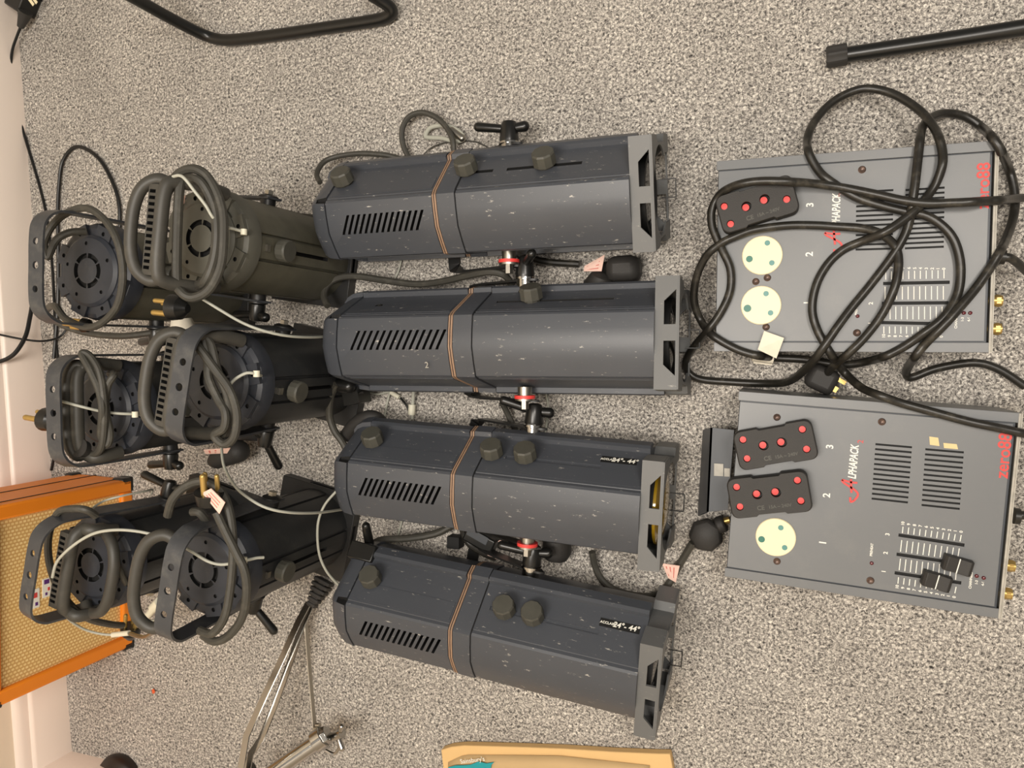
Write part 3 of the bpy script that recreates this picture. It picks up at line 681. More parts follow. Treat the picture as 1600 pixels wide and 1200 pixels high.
cord(F4,'power_cord',[(722,815,.03),(724,835,.028),(735,852,.026),(758,866,.026),(775,872,.026)], r=.005, m='cable_black')
mb = MB(); a = math.atan2(-(855-828),(775-725)); mb.box(P(752,842,.022),(.055,.026,.026),Matrix.Rotation(-.42,3,'Z')); ib = obj('inline_box', mb, 'black_plastic', F4, world=True, bevel=.003); WM[ib.name] = WM[F4.name]
mb = MB(); mb.box(P(746,838,.0355),(.038,.013,.0008),Matrix.Rotation(-.42,3,'Z')); obj('rating_label', mb, 'box_side', ib, world=True)
flag(F4, [P(778,846,.03),P(787,840,.03),P(800,852,.028),P(792,860,.028)]); flag(F4, [P(762,866,.03),P(790,872,.03),P(788,876,.03),P(762,870,.03)], ink=False)
mb = MB(); mb.box(P(712,846,.012),(.022,.020,.024),Matrix.Rotation(0,3,'Z')); obj('cord_clamp', mb, 'dark', F4, world=True)
mb = MB(); mb.capsule(P(572,822,.11), P(577,848,.09), .0068, .0080); obj('rear_lever', mb, 'black_plastic', F4, world=True)
mb = MB(); mb.box(P(568,863,.110),(.046,.028,.020),Matrix.Rotation(-.15,3,'Z') @ Matrix.Rotation(-.5,3,'X')); obj('rear_bracket', mb, 'black_plastic', F4, world=True, bevel=.002)

# ================================================================ DIMMER PACKS
def dimmer(corners, label, group):
    ps = [P(x,y,.1) for x,y in corners]; c = sum(ps, Vector())/4; c.z = 0
    e = (ps[1]-ps[0]+ps[2]-ps[3])/2; rz = math.atan2(e.y, e.x)
    root = thing('dimmer_pack', c, rz, label, 'dimmer', group); inv = WM[root.name].inverted()
    Lx = ((ps[1]-ps[0]).length+(ps[2]-ps[3]).length)/2; Ly = ((ps[3]-ps[0]).length+(ps[2]-ps[1]).length)/2
    return root, inv, Lx, Ly
RT = Matrix.Rotation(PI/2, 4, 'Z')
def build_dimmer(corners, label, sockets, screws, slotgroups, faders, tickset, digits, leds, alpha, zero, chn, prh, brass, caps, group=None, tape=False):
    root, inv, Lx, Ly = dimmer(corners, label, group)
    T = lambda px,py,z=.1: inv @ P(px,py,z)
    ztop = .1; lip = .0125
    # case with raised side rails and a recessed control panel
    mb = MB(); mb.box((0,0,.048), (Lx-.004,Ly-.004,.096)); obj('case', mb, 'box_side', root, bevel=.001)
    mb = MB()
    for sg in (1,-1):
        mb = MB(); y0,y1 = sg*Ly/2, sg*(Ly/2-lip)
        pf = [(y0,.003),(y0,.1),(y1,.1),(y1,.097),(sg*(Ly/2-.002),.097),(sg*(Ly/2-.002),.003)]
        mb.loft([[Vector((x_,a,b_)) for a,b_ in pf] for x_ in (-Lx/2,Lx/2)]); obj('side_rail', mb, 'box', root, bevel=.0005)
    mb = MB(); mb.box((Lx/2+.0025,0,.052), (.0015,Ly-.001,.1)); mb.box((Lx/2+.0012,0,.1000), (.004,Ly-.001,.0014)); obj('end_plate', mb, 'plate_edge', root)
    mb = MB(); pw = Ly-2*lip-.004; mb.box((-.0015,0,.0975), (Lx-.009,pw,.004))
    cut = MB()
    for a,b_,c_,n in slotgroups:       # first slot from a to b_, last slot starts at c_
        A,B,C = T(*a),T(*b_),T(*c_)
        for i in range(n):
            q = (C-A)*(i/(n-1)); m_ = (A+B)/2+q; d = B-A
            cut.box((m_.x,m_.y,.099), (d.length,.0026,.0045), Matrix.Rotation(math.atan2(d.y,d.x),3,'Z'), 1)
    for a,b_ in faders:
        A,B = T(*a),T(*b_); d = B-A; m_ = (A+B)/2
        cut.box((m_.x,m_.y,.099), (d.length,.0042,.0045), Matrix.Rotation(math.atan2(d.y,d.x),3,'Z'), 1)
    obj('control_panel', mb, ['box','dark'], root, cuts=cut)
    zt = .0996
    for c,holes in sockets:
        q = T(*c); mb = MB(); mb.lathe((q.x,q.y,zt-.0005), (0,0,1), [(0,.0262),(.0022,.0262),(.0032,.0252),(.0032,.0005)], 40)
        cut = MB()
        o = obj('socket', mb, 'cream', root); WM[o.name] = WM[root.name]
        for k,(hx,hy,r_) in enumerate(holes):
            h = T(hx,hy); mb = MB(); mb.cyl((h.x,h.y,zt+.0018),(h.x,h.y,zt+.0032),r_,n=20); obj('socket_hole', mb, 'teal_dark' if r_ > .0038 else 'teal', o)
    for s_ in screws:
        q = T(*s_); mb = MB(); mb.lathe((q.x,q.y,zt-.0005), (0,0,1), [(0,.0048),(.0012,.0048),(.0022,.0034),(.0014,.002),(.0010,.0005)], 16); obj('screw', mb, 'screw', root)
    for s_ in leds:
        q = T(*s_); mb = MB(); mb.lathe((q.x,q.y,zt-.0005), (0,0,1), [(0,.0024),(.0016,.0024),(.0030,.0015),(.0034,.0002)], 12); obj('indicator_light', mb, 'led', root)
    # printed scale
    mb = MB()
    for a0,a1,b0,b1 in tickset:        # first tick a0-a1, last tick b0-b1
        A0,A1,B0,B1 = T(*a0),T(*a1),T(*b0),T(*b1)
        for i in range(11):
            t = i/10; p0 = A0.lerp(B0,t); p1 = A1.lerp(B1,t); m_ = (p0+p1)/2; d = p1-p0
            mb.box((m_.x,m_.y,zt+.0001), (d.length,.0010,.0003), Matrix.Rotation(math.atan2(d.y,d.x),3,'Z'))
    obj('fader_scale', mb, 'white', root)
    items = []
    TM = lambda px,py: Matrix.Translation((T(px,py).x, T(px,py).y, zt+.0001)) @ RT
    for s_,px,py,sz in digits: items.append((s_, sz, TM(px,py), 0))
    for (p0,p9) in (chn[0]):
        for i in range(11):
            q = [p0[k]+(p9[k]-p0[k])*i/10 for k in (0,1)]; items.append((str(10-i), .0052, TM(*q), 0))
    merge_text('channel_numbers', items, 'white', root)
    for s_, q in (('CHANNELS', chn[1]), ('1-3', chn[2]), ('4-6', chn[3]), ('PREHEAT', prh)): text('small_print', s_, .0042, TM(*q), 'white', root, bold=.0001)
    text('name_lettering', 'LPHAPACK', .0138, TM(*alpha[0]) @ Matrix.Scale(.66,4,(1,0,0)), 'white', root, shear=.22, bold=.0003)
    mb = MB()      # brush-stroke initial
    c = T(*alpha[1]); B_ = Matrix.Translation((c.x,c.y,zt+.0004)) @ RT
    for pts in ([(-.016,-.004),(-.008,-.008),(-.002,-.004),(.006,.010),(.010,.013)], [(.010,.013),(.008,.002),(.008,-.006)], [(-.006,.000),(.002,.001),(.012,.002)], [(-.016,-.004),(-.018,.000),(-.012,.001)]):
        mb.sweep(smoothpath([Vector((x,y,0)) for x,y in pts],6), [(.0004,.0013),(-.0004,.0013),(-.0004,-.0013),(.0004,-.0013)], up=(0,0,1))
    obj('red_initial', mb.xf(B_), 'redink', root)
    text('small_digit', '2', .010, TM(*alpha[2]), 'redink', root)
    text('maker_lettering', 'zero88', .0200, TM(*zero), 'redink', root, bold=.0003)
    for q in brass:
        p_ = T(q[0],q[1],.074); mb = MB(); mb.cyl((Lx/2,p_.y,.074),(Lx/2+.018,p_.y,.074),.0070,n=16); mb.cyl((Lx/2+.011,p_.y,.074),(Lx/2+.016,p_.y,.074),.0078,n=6); obj('terminal', mb, 'brass', root)
    for c_,ang in caps:
        q = T(*c_,.112); mb = MB(); rr = Matrix.Rotation(ang,3,'Z')
        mb.box(Vector((q.x,q.y,.106)), (.010,.004,.014), rr)
        prof = [(-.0165,.100),(-.0165,.113),(-.013,.1165),(-.006,.1150),(0,.1135),(.006,.1150),(.013,.1165),(.0165,.113),(.0165,.100)]
        mb.loft([[Vector((q.x,q.y,0))+rr @ Vector((a,s_,z)) for a,z in prof] for s_ in (-.0095,.0095)])
        k = obj('fader_knob', mb, 'rubber', root, bevel=.0008, sharp=25); WM[k.name] = WM[root.name]
        mb = MB(); mb.box(Vector((q.x,q.y,.1139)), (.0012,.0188,.0006), rr); obj('pointer_line', mb, 'white', k)
    if tape:
        for (x0,y0,x1,y1) in ((1452,682,1466,697),(1474,692,1495,702)):
            a,b_,c_,d = T(x0,y0),T(x1,y0+2),T(x1+2,y1),T(x0+1,y1-2); mb = MB()
            mb.add([Vector((q.x,q.y,zt)) for q in (a,b_,c_,d)]+[Vector((q.x,q.y,zt+.0004)) for q in (a,b_,c_,d)], [(0,1,2,3),(7,6,5,4),(0,4,5,1),(1,5,6,2),(2,6,7,3),(3,7,4,0)]); obj('tape_scrap', mb, 'tape', root)
    return root
D1 = build_dimmer([(1118,253),(1558,218),(1544,552),(1117,548)], 'grey three-channel dimmer pack under a tangle of black cable',
    [((1191,399),((1199,380,.0036),(1171,405,.0044),(1206,411,.0036))), ((1189,477),((1197,459,.0036),(1168,482,.0050),(1204,489,.0036)))],
    [(1181,440),(1199,434),(1197,511),(1347,265),(1339,520)],
    [((1338,300),(1396,297),(1337,390),13),((1415,297),(1476,293),(1414,388),13)],
    [((1380,443),(1484,441)),((1378,474),(1482,473)),((1377,504),(1480,506))],
    [((1384,424),(1384,437),(1475,422),(1475,435)),((1383,448),(1383,468),(1474,447),(1474,468)),((1382,479),(1382,499),(1472,479),(1472,499)),((1381,510),(1381,521),(1471,511),(1471,522))],
    [('3',1266,320,.0125),('2',1265,397,.0125),('1',1262,473,.0125),('3',1362,443,.007),('2',1361,474,.007),('1',1360,505,.007)],
    [(1340,494),(1506,489),(1516,489)],
    ((1307,330),(1305,375),(1315,304)), (1537,290),
    (([(1384,418),(1475,420)],[(1381,525),(1471,526)]),(1494,500),(1504,499),(1514,499)), (1338,482), [(1556,470),(1555,514)], [])
D2 = build_dimmer([(1152,613),(1592,643),(1562,969),(1134,899)], 'grey three-channel dimmer pack with two black slider knobs, lower right',
    [((1212,839),((1220,824,.0036),(1190,842,.0044),(1226,855,.0036)))],
    [(1214,652),(1378,659),(1165,905-28+0) if False else (1214,877),(1360,907)],
    [((1368,694),(1425,699),(1362,779),12),((1446,702),(1506,707),(1440,789),12)],
    [((1404,836),(1507,852)),((1401,866),(1502,881)),((1398,895),(1502,911))],
    [((1411,823),(1410,833),(1502,836),(1500,846)),((1409,844),(1407,862),(1499,857),(1496,875)),((1407,873),(1405,891),(1495,885),(1493,906)),((1404,902),(1403,912),(1494,917),(1492,927))],
    [('3',1297,698,.0125),('2',1292,774,.0125),('1',1286,848,.0125),('3',1387,835,.007),('2',1384,864,.007),('1',1381,893,.007)],
    [(1362,880),(1526,900),(1537,903)],
    ((1334,722),(1331,763),(1345,690)), (1569,712),
    (([(1411,818),(1502,831)],[(1402,917),(1491,933)]),(1517,907),(1526,910),(1536,912)), (1362,859), [(1577,884),(1571,927)],
    [((1497,884),-.17),((1464,909),-.17)], tape=True)
# bracket behind the lower dimmer
root = thing('mounting_bracket', P(1125,735,0), 0, 'slate grey folded metal bracket between the lower dimmer and the amber-glass spotlight', 'bracket')
mb = MB()
a = [P(1110,668,.055),P(1147,672,.055),P(1137,797,.055),P(1104,800,.055)]
mb.add([q for q in a]+[q-Vector((0,0,.003)) for q in a], [(0,1,2,3),(7,6,5,4),(0,4,5,1),(1,5,6,2),(2,6,7,3),(3,7,4,0)])
b2 = [P(1110,668,.055),P(1104,800,.055),P(1090,806,.0),P(1098,672,.0)]
mb.add([q for q in b2]+[q+Vector((.003,0,0)) for q in b2], [(0,1,2,3),(7,6,5,4),(0,4,5,1),(1,5,6,2),(2,6,7,3),(3,7,4,0)])
cut = MB()
for q in ((1132,711),(1128,757)): c = P(*q,.055); cut.cyl(c-Vector((0,0,.01)),c+Vector((0,0,.01)),.003,n=12)
obj('bracket_plate', mb, 'box_side', root, world=True)
mb = MB(); mb.box(P(1123,734,.0565),(.013,.018,.002)); mb.box(P(1136,738,.056),(.008,.012,.002)); obj('fixing_tab', mb, 'plate_edge', root, world=True)

# ================================================================ RUBBER MULTI-WAY BLOCKS
def block(corners, label, holes, zb=.1, th=.024, text_=True):
    ps = [P(x,y,zb+th) for x,y in corners]; c = sum(ps, Vector())/4; e = (ps[1]-ps[0]+ps[2]-ps[3])/2; rz = math.atan2(e.y,e.x)
    c.z = zb+.0005; root = thing('outlet_block', c, rz, label, 'adaptor', 'black rubber blocks with red holes on the dimmers'); inv = WM[root.name].inverted()
    Lx = ((ps[1]-ps[0]).length+(ps[2]-ps[3]).length)/2; Ly = ((ps[3]-ps[0]).length+(ps[2]-ps[1]).length)/2
    hx, hy = Lx/2, Ly/2; r = .010; poly = []
    def arc(cx,cy,a0): return [(cx+r*math.cos(math.radians(a0+18*i)), cy+r*math.sin(math.radians(a0+18*i))) for i in range(6)]
    poly += arc(hx-r,hy-r,0)+[(.020,hy),(.017,hy-.0025),(-.017,hy-.0025),(-.020,hy)]+arc(-hx+r,hy-r,90)+arc(-hx+r,-hy+r,180)+[(-.020,-hy),(-.017,-hy+.0025),(.017,-hy+.0025),(.020,-hy)]+arc(hx-r,-hy+r,270)
    mb = MB(); mb.loft([[Vector((x*k,y*k,z)) for x,y in poly] for z,k in ((0,.985),(.003,1.0),(th-.003,1.0),(th-.0008,.985),(th,.965))])
    cut = MB()
    for a,b_,r_ in holes: cut.cyl((a*hx,b_*hy,th-(.0100 if r_ < .006 else .014)),(a*hx,b_*hy,th+.01),r_,n=20,mi=0)
    obj('body', mb, ['rubber','red'], root, cuts=cut, sharp=30)
    for a,b_,r_ in holes:
        m_ = MB(); dp = .0026 if r_ < .0055 else .0075
        if r_ < .0055: m_.lathe((a*hx,b_*hy,th-.0105), (0,0,1), [(0,r_*.86),(.0070,r_*.86),(.0072,.0003)], 16)
        else:
            m_.lathe((a*hx-.0012,b_*hy,th-.0105), (0,0,1), [(0,r_*.70),(.0040,r_*.70),(.0042,.0003)], 16)
        obj('red_hole', m_, 'red', root)
    merge_text('embossed_marks', [('CE', .008, Matrix.Translation((-.25*hx,-.58*hy,th)), 0), ('15A ~ 240V', .006, Matrix.Translation((.22*hx,-.58*hy,th)), 0)], 'knob', root)
    return root
h6 = ((-.76,.56,.0050),(-.76,-.42,.0050),(-.28,.10,.0066),(.18,.10,.0066),(.74,.56,.0050),(.74,-.44,.0050))
block([(1143,676),(1267,655),(1281,716),(1157,737)], 'upper of the two rubber outlet blocks on the lower dimmer, over channel 3', h6)
block([(1135,749),(1260,735),(1272,799),(1143,812)], 'rubber outlet block just above the cream socket of the lower dimmer', h6)
block([(1118,309),(1237,269),(1250,330),(1128,367)], 'rubber outlet block partly under cable on the tangled upper dimmer', ((-.80,.42,.0050),(-.76,-.56,.0050),(-.26,.05,.0066),(.22,.12,.0066),(.74,-.22,.0050)))

# ================================================================ MAINS CABLES ON THE DIMMERS
zt = .107
FOOT = []
for dm in ([(1118,253),(1558,218),(1544,552),(1117,548)], [(1152,613),(1592,643),(1562,969),(1134,899)]):
    ps = [P(x,y,.1) for x,y in dm]; FOOT.append((sum(ps, Vector())/4, (ps[1]-ps[0]).normalized(), (ps[1]-ps[0]).length/2, (ps[3]-ps[0]).length/2))
def inside(p, mg):
    for c, e, hx, hy in FOOT:
        d = p-c; a = d.x*e.x+d.y*e.y; b_ = -d.x*e.y+d.y*e.x
        if abs(a) < hx+mg and abs(b_) < hy+mg: return True
    return False
def draped(pts, r=.0056, n=6, seg=6):
    """path whose cable always clears the tops and sides of the dimmer packs"""
    q = smoothpath([Vector(p) for p in pts], seg); zs = []
    for p in q:
        z = p.z
        if inside(P(p.x,p.y,.1+r), r+.001) or inside(P(p.x,p.y,z), r+.001): z = max(z, .1+r+.0008)
        zs.append(z)
    base = list(zs)
    for _ in range(4): zs = [max(base[i], (zs[max(i-1,0)]+zs[i]+zs[min(i+1,len(zs)-1)])/3) for i in range(len(zs))]
    return [P(p.x,p.y,z) for p,z in zip(q,zs)]
A_ = [(1600,309,.02),(1560,313,.07),(1530,315,zt+.012),(1490,317,zt+.014),(1450,318,zt+.014),(1410,313,zt+.012),(1370,304,zt+.008),(1320,294,zt+.004),(1270,287,zt+.012),(1230,284,zt+.026),(1190,283,zt+.026),(1155,288,zt+.022),(1128,301,zt+.006),(1113,325,.10),(1112,350,.10),(1119,371,.104),(1129,392,zt),(1141,420,zt),(1141,453,zt),(1128,485,zt),(1108,514,.10),(1088,537,.06),(1074,558,.02),(1073,577,.008),(1092,592,.006),(1143,597,.006),(1195,599,.010),(1232,596,.035),(1258,577,.080),(1280,552,.112),(1307,513,zt+.008),(1330,482,zt+.004),(1358,448,zt),(1388,409,zt+.002),(1407,380,zt+.004),(1420,349,zt+.004),(1428,300,zt+.008),(1434,250,zt+.002),(1438,215,.09),(1443,196,.06),(1456,183,.035),(1475,177,.02),(1505,181,.010),(1533,198,.008),(1557,224,.010),(1578,268,.010),(1586,310,.012),(1582,345,.02),(1568,382,.06),(1550,414,.104),(1525,450,zt+.004),(1500,480,zt+.010),(1475,508,zt+.012),(1446,537,.106),(1428,560,.06),(1416,580,.015),(1424,590,.007),(1463,576,.007),(1521,567,.007),(1560,577,.007),(1602,604,.007)]
mb = MB(); mb.tube(draped(A_), .0056, 12); o = tag(obj('mains_cable', mb, 'cable_black', sharp=60), 'black mains cable looping widest over the upper dimmer, leaving the right edge twice', 'cable', 'black mains cables over the dimmers')
B_ = [(1290,588,.030),(1302,572,.060),(1325,553,.105),(1352,526,zt+.004),(1379,490,zt+.004),(1397,452,zt+.010),(1404,415,zt+.006),(1399,386,zt+.002),(1377,366,zt+.010),(1348,357,zt+.004),(1307,354,zt),(1270,352,zt),(1237,352,zt),(1205,355,zt+.002),(1175,360,zt+.004),(1150,369,.112),(1127,380,.110),(1103,401,.100),(1087,438,.085),(1086,478,.07),(1106,517,.055),(1143,542,.04),(1176,554,.035),(1209,559,.03),(1260,562,.03),(1318,570,.03),(1370,561,.05),(1405,546,.09),(1440,523,.112),(1475,495,zt+.006),(1496,460,zt),(1501,420,zt),(1494,383,zt),(1478,358,zt),(1449,338,zt),(1412,330,zt),(1372,320,zt),(1335,307,zt),(1300,285,zt+.002),(1280,268,.106),(1264,240,.085),(1262,215,.07),(1274,188,.055),(1300,160,.045),(1335,142,.04),(1365,139,.04),(1398,148,.045),(1431,168,.055),(1453,190,.07),(1468,218,.095),(1473,252,zt+.004),(1464,283,zt),(1449,307,zt+.001),(1432,327,zt+.010),(1407,347,zt+.014),(1380,364,zt+.016),(1347,377,zt+.002),(1318,390,zt),(1294,412,zt),(1276,444,zt),(1269,481,zt),(1276,513,zt),(1295,548,.09),(1318,580,.05),(1345,605,.08),(1372,617,.110),(1405,629,zt),(1440,639,zt),(1510,658,zt),(1557,668,zt),(1602,678,.09)]
o = tag(thing('mains_cable', (0,0,0)), 'black mains cable with brass-pinned plug and paper flag, crossing both dimmers', 'cable', 'black mains cables over the dimmers')
mb = MB(); mb.tube(draped(B_), .0056, 12); obj('cord', mb, 'cable_black', o, sharp=60)
mb = MB(); pc = P(1284,592,.024); rr = Matrix.Rotation(-.45,3,'Z'); mb.box(pc,(.042,.036,.040),rr); pl = obj('plug', mb, 'rubber', o, bevel=.009); WM[pl.name] = Matrix.Identity(4)
for a,b_,l in (((1300,587),(1321,599),.0035),((1301,606),(1308,610),.005)):
    q0,q1 = P(*a,.036),P(*b_,.036); m_ = (q0+q1)/2; d = q1-q0; mb = MB(); mb.box(m_,(d.length,.0055 if l<.004 else .008,.004),Matrix.Rotation(math.atan2(d.y,d.x),3,'Z')); obj('pin', mb, 'brass', pl)
flag(o, [P(1184,546,.112),P(1194,517,.115),P(1225,528,.115),P(1213,560,.106)], m='tag_white', t=.0004)
mb = MB(); mb.cyl(P(1176,555,.036),P(1208,560,.031),.0085,n=16); mb.box(P(1192,565,.028),(.026,.008,.0012),Matrix.Rotation(-.1,3,'Z')); obj('tag_sleeve', mb, 'tag_white', o)
mb = MB(); mb.tube(wpath([(1568,402,.06),(1578,403,.06),(1590,411,.05),(1605,425,.03)],6), .0056, 12); mb.cyl(P(1558,401,.062),P(1570,402,.062),.0095,n=16)
tag(obj('mains_cable', mb, 'cable_black'), 'short cable leaving the right side of the upper dimmer through a gland', 'cable', 'black mains cables over the dimmers')
mb = MB(); mb.cyl(P(1584,806,.062),P(1593,807,.062),.0105,n=16); mb.tube(wpath([(1590,806,.06),(1600,805,.06),(1612,806,.05)],5), .0056, 12)
tag(obj('mains_cable', mb, 'cable_black'), 'black cable gland on the right side of the lower dimmer', 'cable', 'black mains cables over the dimmers')

# ================================================================ ORANGE AMPLIFIER
a0 = P(206,748,0); a1 = P(208,1008,0); d = a1-a0; W = d.length; rz = math.atan2(d.y,d.x)+PI/2     # local x = out of the front, y = along +Y side
ctr = (a0+a1)/2
amp = thing('guitar_amplifier', ctr, rz, 'orange guitar amplifier with straw-coloured grille cloth standing against the wall', 'amplifier')
Ha = .305; Dp = .15
mb = MB(); mb.box((-Dp/2-.004,0,Ha/2), (Dp-.008,W,Ha)); obj('cabinet', mb, 'orange', amp, bevel=.006)
fr = .026
mb = MB()
for sg in (1,-1): mb.box((-.006,sg*(W/2-fr/2),Ha/2), (.018,fr,Ha))
mb.box((-.006,0,.013), (.018,W-2*fr+.002,.026)); mb.box((-.006,0,Ha-.012), (.018,W-2*fr+.002,.024)); obj('front_frame', mb, 'orange', amp, bevel=.004)
mb = MB(); gz0,gz1 = .024,Ha-.024; mb.box((-.009,0,(gz0+gz1)/2), (.006,W-2*fr+.004,gz1-gz0)); g = obj('grille_cloth', mb, 'grille', amp); WM[g.name] = WM[amp.name]
mb = MB()
for x in (-.020,-.095):
    for sg in (1,-1): mb.box((x,sg*(W/2),Ha/2), (.0022,.0022,Ha))
    mb.box((x,0,Ha), (.0022,W,.0022))
obj('piping', mb, 'piping', amp)
for sg in (1,-1):
    for z in (.012,Ha-.012):
        mb = MB(); mb.box((-.012,sg*(W/2-.004),z), (.030,.016,.026)); mb.box((-.012,sg*(W/2-.010),z+(-.010 if z<.1 else .010)), (.032,.030,.010)); obj('corner_protector', mb, 'black_plastic', amp, bevel=.004)
    mb = MB(); mb.box((-Dp+.006,sg*(W/2-.003),.012), (.022,.014,.024)); obj('corner_protector', mb, 'black_plastic', amp, bevel=.004)
inv = WM[amp.name].inverted()
def onfront(px, py):
    """point of the amplifier's front plane seen at a pixel"""
    o_ = inv @ Vector((0,0,H)); p_ = inv @ P(px,py,0); dd = p_-o_; t = (-.004-o_.x)/dd.x; return o_+dd*t
def sticker(px, py, w_, h_, parts):
    c = onfront(px,py); mb = MB(); mb.box((-.0050,c.y,c.z), (.0012,w_,h_)); s_ = obj('sticker', mb, 'white', amp)
    for dy,dz,w2,h2,m_ in parts: mb = MB(); mb.box((-.0042,c.y+dy,c.z+dz), (.0006,w2,h2)); obj('sticker_print', mb, m_, s_)
sticker(54,936, .034,.020, [(.004,.006,.022,.004,'redink'),(.006,-.002,.009,.007,'redink'),(-.010,-.004,.006,.005,'purple')])
sticker(74,918, .034,.018, [(.011,.001,.008,.010,'purple'),(-.003,-.003,.006,.004,'redink'),(-.011,.002,.005,.004,'purple')])
sticker(101,936, .030,.024, [(-.006,-.002,.008,.005,'dark')])

# ================================================================ BLACK TUBES, POWER STRIP AND CORDS
mb = MB(); mb.tube(smoothpath([P(160,-30,.20),P(215,0,.135),P(258,24,.085),P(300,46,.040),P(325,57,.018),P(345,62,.012),P(370,62,.011),P(430,55,.011),P(520,42,.011),P(580,33,.011),P(602,28,.012),P(612,20,.016),P(608,10,.024),P(590,-2,.04),P(570,-14,.06)],6), .0105, 16)
tag(obj('chair_leg_frame', mb, 'black_plastic'), 'bent black tubular chair leg frame resting on the carpet at the top edge', 'chair leg')
root = thing('stand_leg', P(1310,88,0), 0, 'straight black tube leg with a ribbed rubber foot, upper right', 'stand leg')
mb = MB(); mb.tube([P(1320,86,.018),P(1400,74,.024),P(1500,59,.034),P(1640,37,.048)], .0105, 20); obj('tube', mb, 'black_plastic', root, world=True)
mb = MB(); a,b_ = P(1291,90,.016),P(1324,84,.0175); u,v,ax = frame_from(b_-a); L_ = (b_-a).length; secs = []
for s_,k in ((0,.9),(.003,1.0),(L_-.003,1.0),(L_,.93)):
    secs.append([a+ax*s_+(u*math.cos(2*PI*i/32)+v*math.sin(2*PI*i/32))*(.0148 if i%4<2 else .0138)*k for i in range(32)])
mb.loft(secs); obj('rubber_foot', mb, 'rubber', root, world=True, sharp=25)

root = thing('power_strip', P(58,5,0), 0, 'black power strip with pale socket openings in the top left corner', 'power strip')
rr = Matrix.Rotation(math.radians(58),3,'Z')
c = P(46,-24,.02); mb = MB(); mb.box(Vector((c.x,c.y,.020)), (.115,.046,.040), rr); mb.v = mb.v
cut = MB()
obj('strip_body', mb, 'black_plastic', root, world=True, bevel=.004)
mb = MB()
for k in range(2): mb.box(P(49+k*5,3-k*3,.0405)+Vector((0,0,0)), (.018,.006,.001), Matrix.Rotation(math.radians(-50),3,'Z'))
obj('socket_opening', mb, 'cream', root, world=True)
mb = MB(); a,b_ = P(40,18,.03),P(32,42,.022); mb.cyl(a,b_,.013,.0065,n=14); obj('cord_boot', mb, 'rubber', root, world=True)
mb = MB(); mb.tube(wpath([(34,38,.022),(26,58,.022),(19,80,.022),(17,110,.02),(22,145,.015),(32,190,.008),(45,235,.004),(62,292,.003),(73,340,.003),(80,400,.003),(84,460,.003),(86,520,.003),(90,560,.003),(94,620,.003),(88,690,.003),(80,735,.003)],6), .0027, 8); obj('power_cord', mb, 'cable_thin', root, world=True)
def floorcable(pts, r, label, m='cable_thin'):
    mb = MB(); mb.tube(wpath(pts,7), r, 10); return tag(obj('cable', mb, m), label, 'cable', 'loose thin cables by the wall')
floorcable([(84,560,.006),(90,480,.006),(91,400,.006),(90,340,.006),(92,290,.006),(98,252,.006),(117,230,.006),(140,236,.006),(160,255,.006),(178,290,.006),(186,320,.006),(187,350,.006),(188,400,.004)], .0036, 'black cable making a tall arch on the carpet behind the top left lantern')
floorcable([(60,440,.03),(53,462,.045),(47,495,.06),(40,525,.075),(25,550,.09),(8,562,.10),(-12,567,.11)], .0042, 'thicker black cable rising from the carpet over the skirting board', 'cable_thin')
floorcable([(112,500,.01),(103,516,.008),(90,528,.02),(65,533,.05),(35,530,.075),(0,523,.10),(-14,520,.11)], .0022, 'thinnest black lead sagging across the skirting board', 'cable_thin')

# ================================================================ CHROME STAND
root = thing('chrome_stand', P(440,1150,0), 0, 'chrome cymbal stand leg assembly with rubber foot, bottom left', 'stand')
mb = MB(); a = P(486,948,.030); b_ = P(508,905,.012); ax = (b_-a).normalized(); L_ = (b_-a).length; u = Vector((-ax.y,ax.x,0)).normalized(); v = ax.cross(u)
for i in range(6):
    t0 = i/6; w0 = .009+.006*t0 if i else .008; q = a+ax*L_*t0
    mb.box(q+ax*L_/12, (L_/6*.80,.018+.016*min(1,t0*1.6),.016+.010*t0), Matrix((ax,u,v)).transposed())
mb.box((a+b_)/2, (L_,.016,.014), Matrix((ax,u,v)).transposed()); obj('rubber_foot', mb, 'rubber', root, world=True, bevel=.002)
for k,(pts) in enumerate(([(482,942,.030),(466,972,.045),(440,1030,.075),(412,1090,.11),(385,1150,.145),(380,1180,.16),(374,1215,.175)], [(487,945,.026),(474,972,.038),(455,1030,.068),(430,1100,.105),(408,1155,.135),(392,1178,.15),(384,1215,.165)])):
    mb = MB(); pth = wpath(pts,1); mb.sweep(pth, [(.0065,.0011),(-.0065,.0011),(-.0065,-.0011),(.0065,-.0011)], up=(1,0,.15)); obj('leg_strip', mb, 'chrome', root, world=True)
mb = MB(); pth = wpath([(478,975,.035),(484,1050,.055),(491,1128,.078),(492,1146,.082)],1); mb.sweep(pth, [(.006,.0008),(-.006,.0008),(-.006,-.0008),(.006,-.0008)], up=(.15,0,1)); obj('brace', mb, 'steel', root, world=True)
mb = MB(); mb.cyl(P(500,1156,.085), P(400,1225,.13), .0135, n=32); obj('tube', mb, 'chrome', root, world=True)
mb = MB(); mb.cyl(P(492,1160,.088), P(506,1150,.082), .0185, n=28); mb.cyl(P(502,1153,.084), P(513,1146,.080), .017, .015, n=6); obj('collar', mb, 'chrome', root, world=True, bevel=.001)
mb = MB(); c = P(518,1152,.075); mb.cyl(c, P(535,1146,.08), .008, n=16)
for dy in (-.019,.019): mb.capsule(P(528,1150,.078), P(533,1150,.078)+Vector((.004,dy,.004)), .004, .0055)
mb.tube(wpath([(508,1172,.07),(522,1178,.065),(530,1168,.065)],5), .003, 8); obj('wing_screw', mb, 'chrome', root, world=True)
mb = MB(); mb.lathe(P(393,1200,.10), (-.6,-.5,.4), [(0,.022),(.012,.022)], 24); obj('rubber_bush', mb, 'rubber', root, world=True)
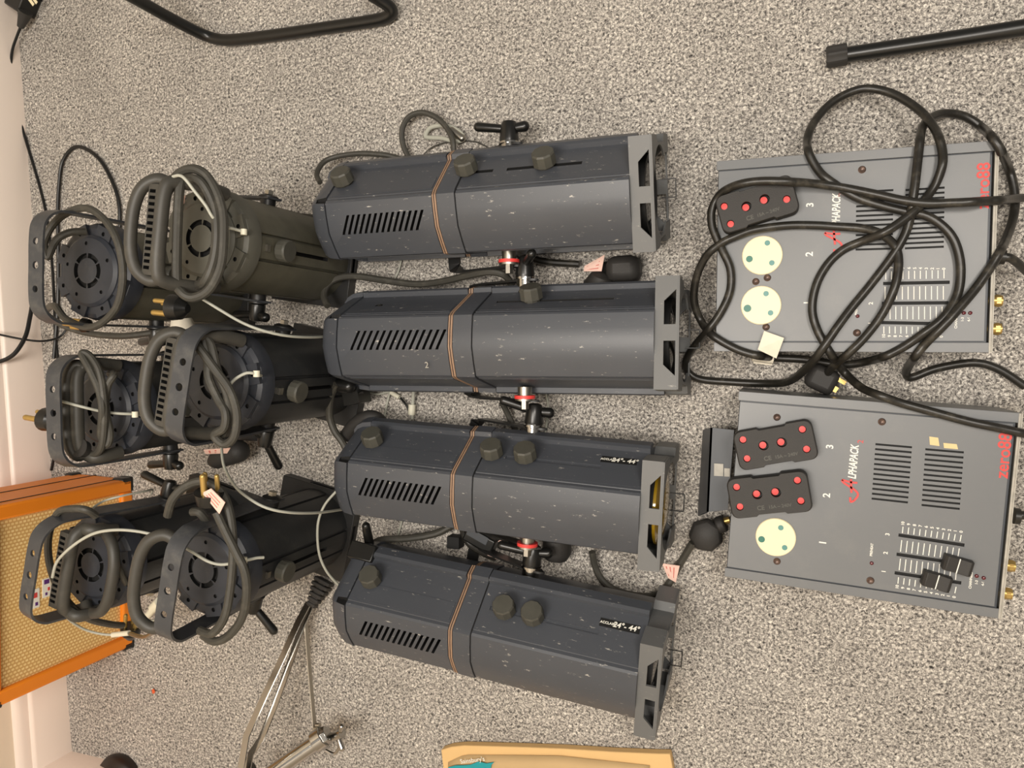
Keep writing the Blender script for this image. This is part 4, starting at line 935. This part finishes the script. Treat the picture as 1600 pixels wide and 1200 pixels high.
mb = MB(); mb.cyl(P(494,1133,.080)-Vector((0,.0,0)), P(500,1133,.080), .004, n=12); mb.box(P(494,1140,.083),(.008,.010,.008)); obj('brace_pin', mb, 'steel', root, world=True)

# ================================================================ PAPER BAG, ROUND BASE, FLUFF
root = thing('paper_bag', P(870,1230,0), 0, 'brown paper bag lying flat with a teal print, at the bottom edge', 'bag')
def sheet(name, pts, z0, z1, m, parent, wob=.0):
    mb = MB(); q = [P(x,y,z1) for x,y in pts]; n = len(q)
    mb.loft([[Vector((p_.x,p_.y,z0)) for p_ in q], [Vector((p_.x,p_.y,z1)) for p_ in q]]); return obj(name, mb, m, parent, world=True, bevel=.0015)
sheet('back_panel', [(689,1172),(705,1167),(725,1165),(800,1167),(880,1170),(960,1175),(1030,1178),(1047,1178),(1054,1215),(1060,1330),(700,1330),(694,1215)], .002,.018,'paper',root)
mb = MB(); nx,ny = 30,10; vs=[]; fs=[]
for j in range(ny+1):
    for i in range(nx+1):
        u_ = i/nx; v_ = j/ny
        topy = 1179+ 3*u_ + 14*max(0,(u_-.55))/.45*1.0 + (12*(1-u_/.08) if u_<.08 else 0)
        x_ = 700+ (1015-700)*u_; y_ = topy+(1330-topy)*v_
        z_ = .019+.010*math.sin(PI*min(1,v_*1.5+.05))*(.4+.6*math.sin(PI*u_))+.0035*math.sin(u_*19+v_*4)*v_
        vs.append(P(x_,y_,max(.0185,z_)))
for j in range(ny):
    for i in range(nx): a = j*(nx+1)+i; fs.append((a,a+1,a+nx+2,a+nx+1))
mb.add(vs,fs); fp = obj('front_panel', mb, 'paper_dark', root, world=True, sharp=60); md = fp.modifiers.new('s','SOLIDIFY'); md.thickness = .0006
WM[fp.name] = WM[root.name]
tl = [(700,1199),(712,1196),(722,1196),(735,1195),(748,1190),(760,1193),(772,1191),(768,1195),(766,1204),(760,1216),(735,1220),(700,1214)]
mb = MB(); q = [P(x,y,.0275) for x,y in tl]; mb.loft([[p_-Vector((0,0,.0006)) for p_ in q],[p_ for p_ in q]]); obj('teal_print', mb, 'tealink', fp, world=True)
c = P(738,1188,.0285); ba = math.atan2((P(768,1184,.0285)-P(709,1191,.0285)).y, (P(768,1184,.0285)-P(709,1191,.0285)).x)
text('white_print', "Sainsbury's", .0105, WM[root.name].inverted() @ Matrix.Translation(c) @ Matrix.Rotation(ba,4,'Z'), 'white', fp)
c = P(180,1222,.02); mb = MB(); mb.lathe((c.x,c.y,0), (0,0,1), [(0,.050),(.010,.053),(.022,.048),(.028,.030),(.030,.001)], 40)
tag(obj('round_base', mb, 'brownblack', sharp=60), 'dark round base just peeping in at the bottom left corner', 'base')
mb = MB(); c = P(240,1080,.003); 
for i in range(5):
    a = i*1.3; mb.tube(smoothpath([c+Vector((.004*math.cos(a),.004*math.sin(a),0)), c+Vector((.001,0,.002)), c+Vector((-.003*math.sin(a),.005*math.cos(a),.0005))],4), .0012, 6)
tag(obj('fluff', mb, 'orangefluff'), 'tiny orange fluff on the carpet below the amplifier', 'fluff')
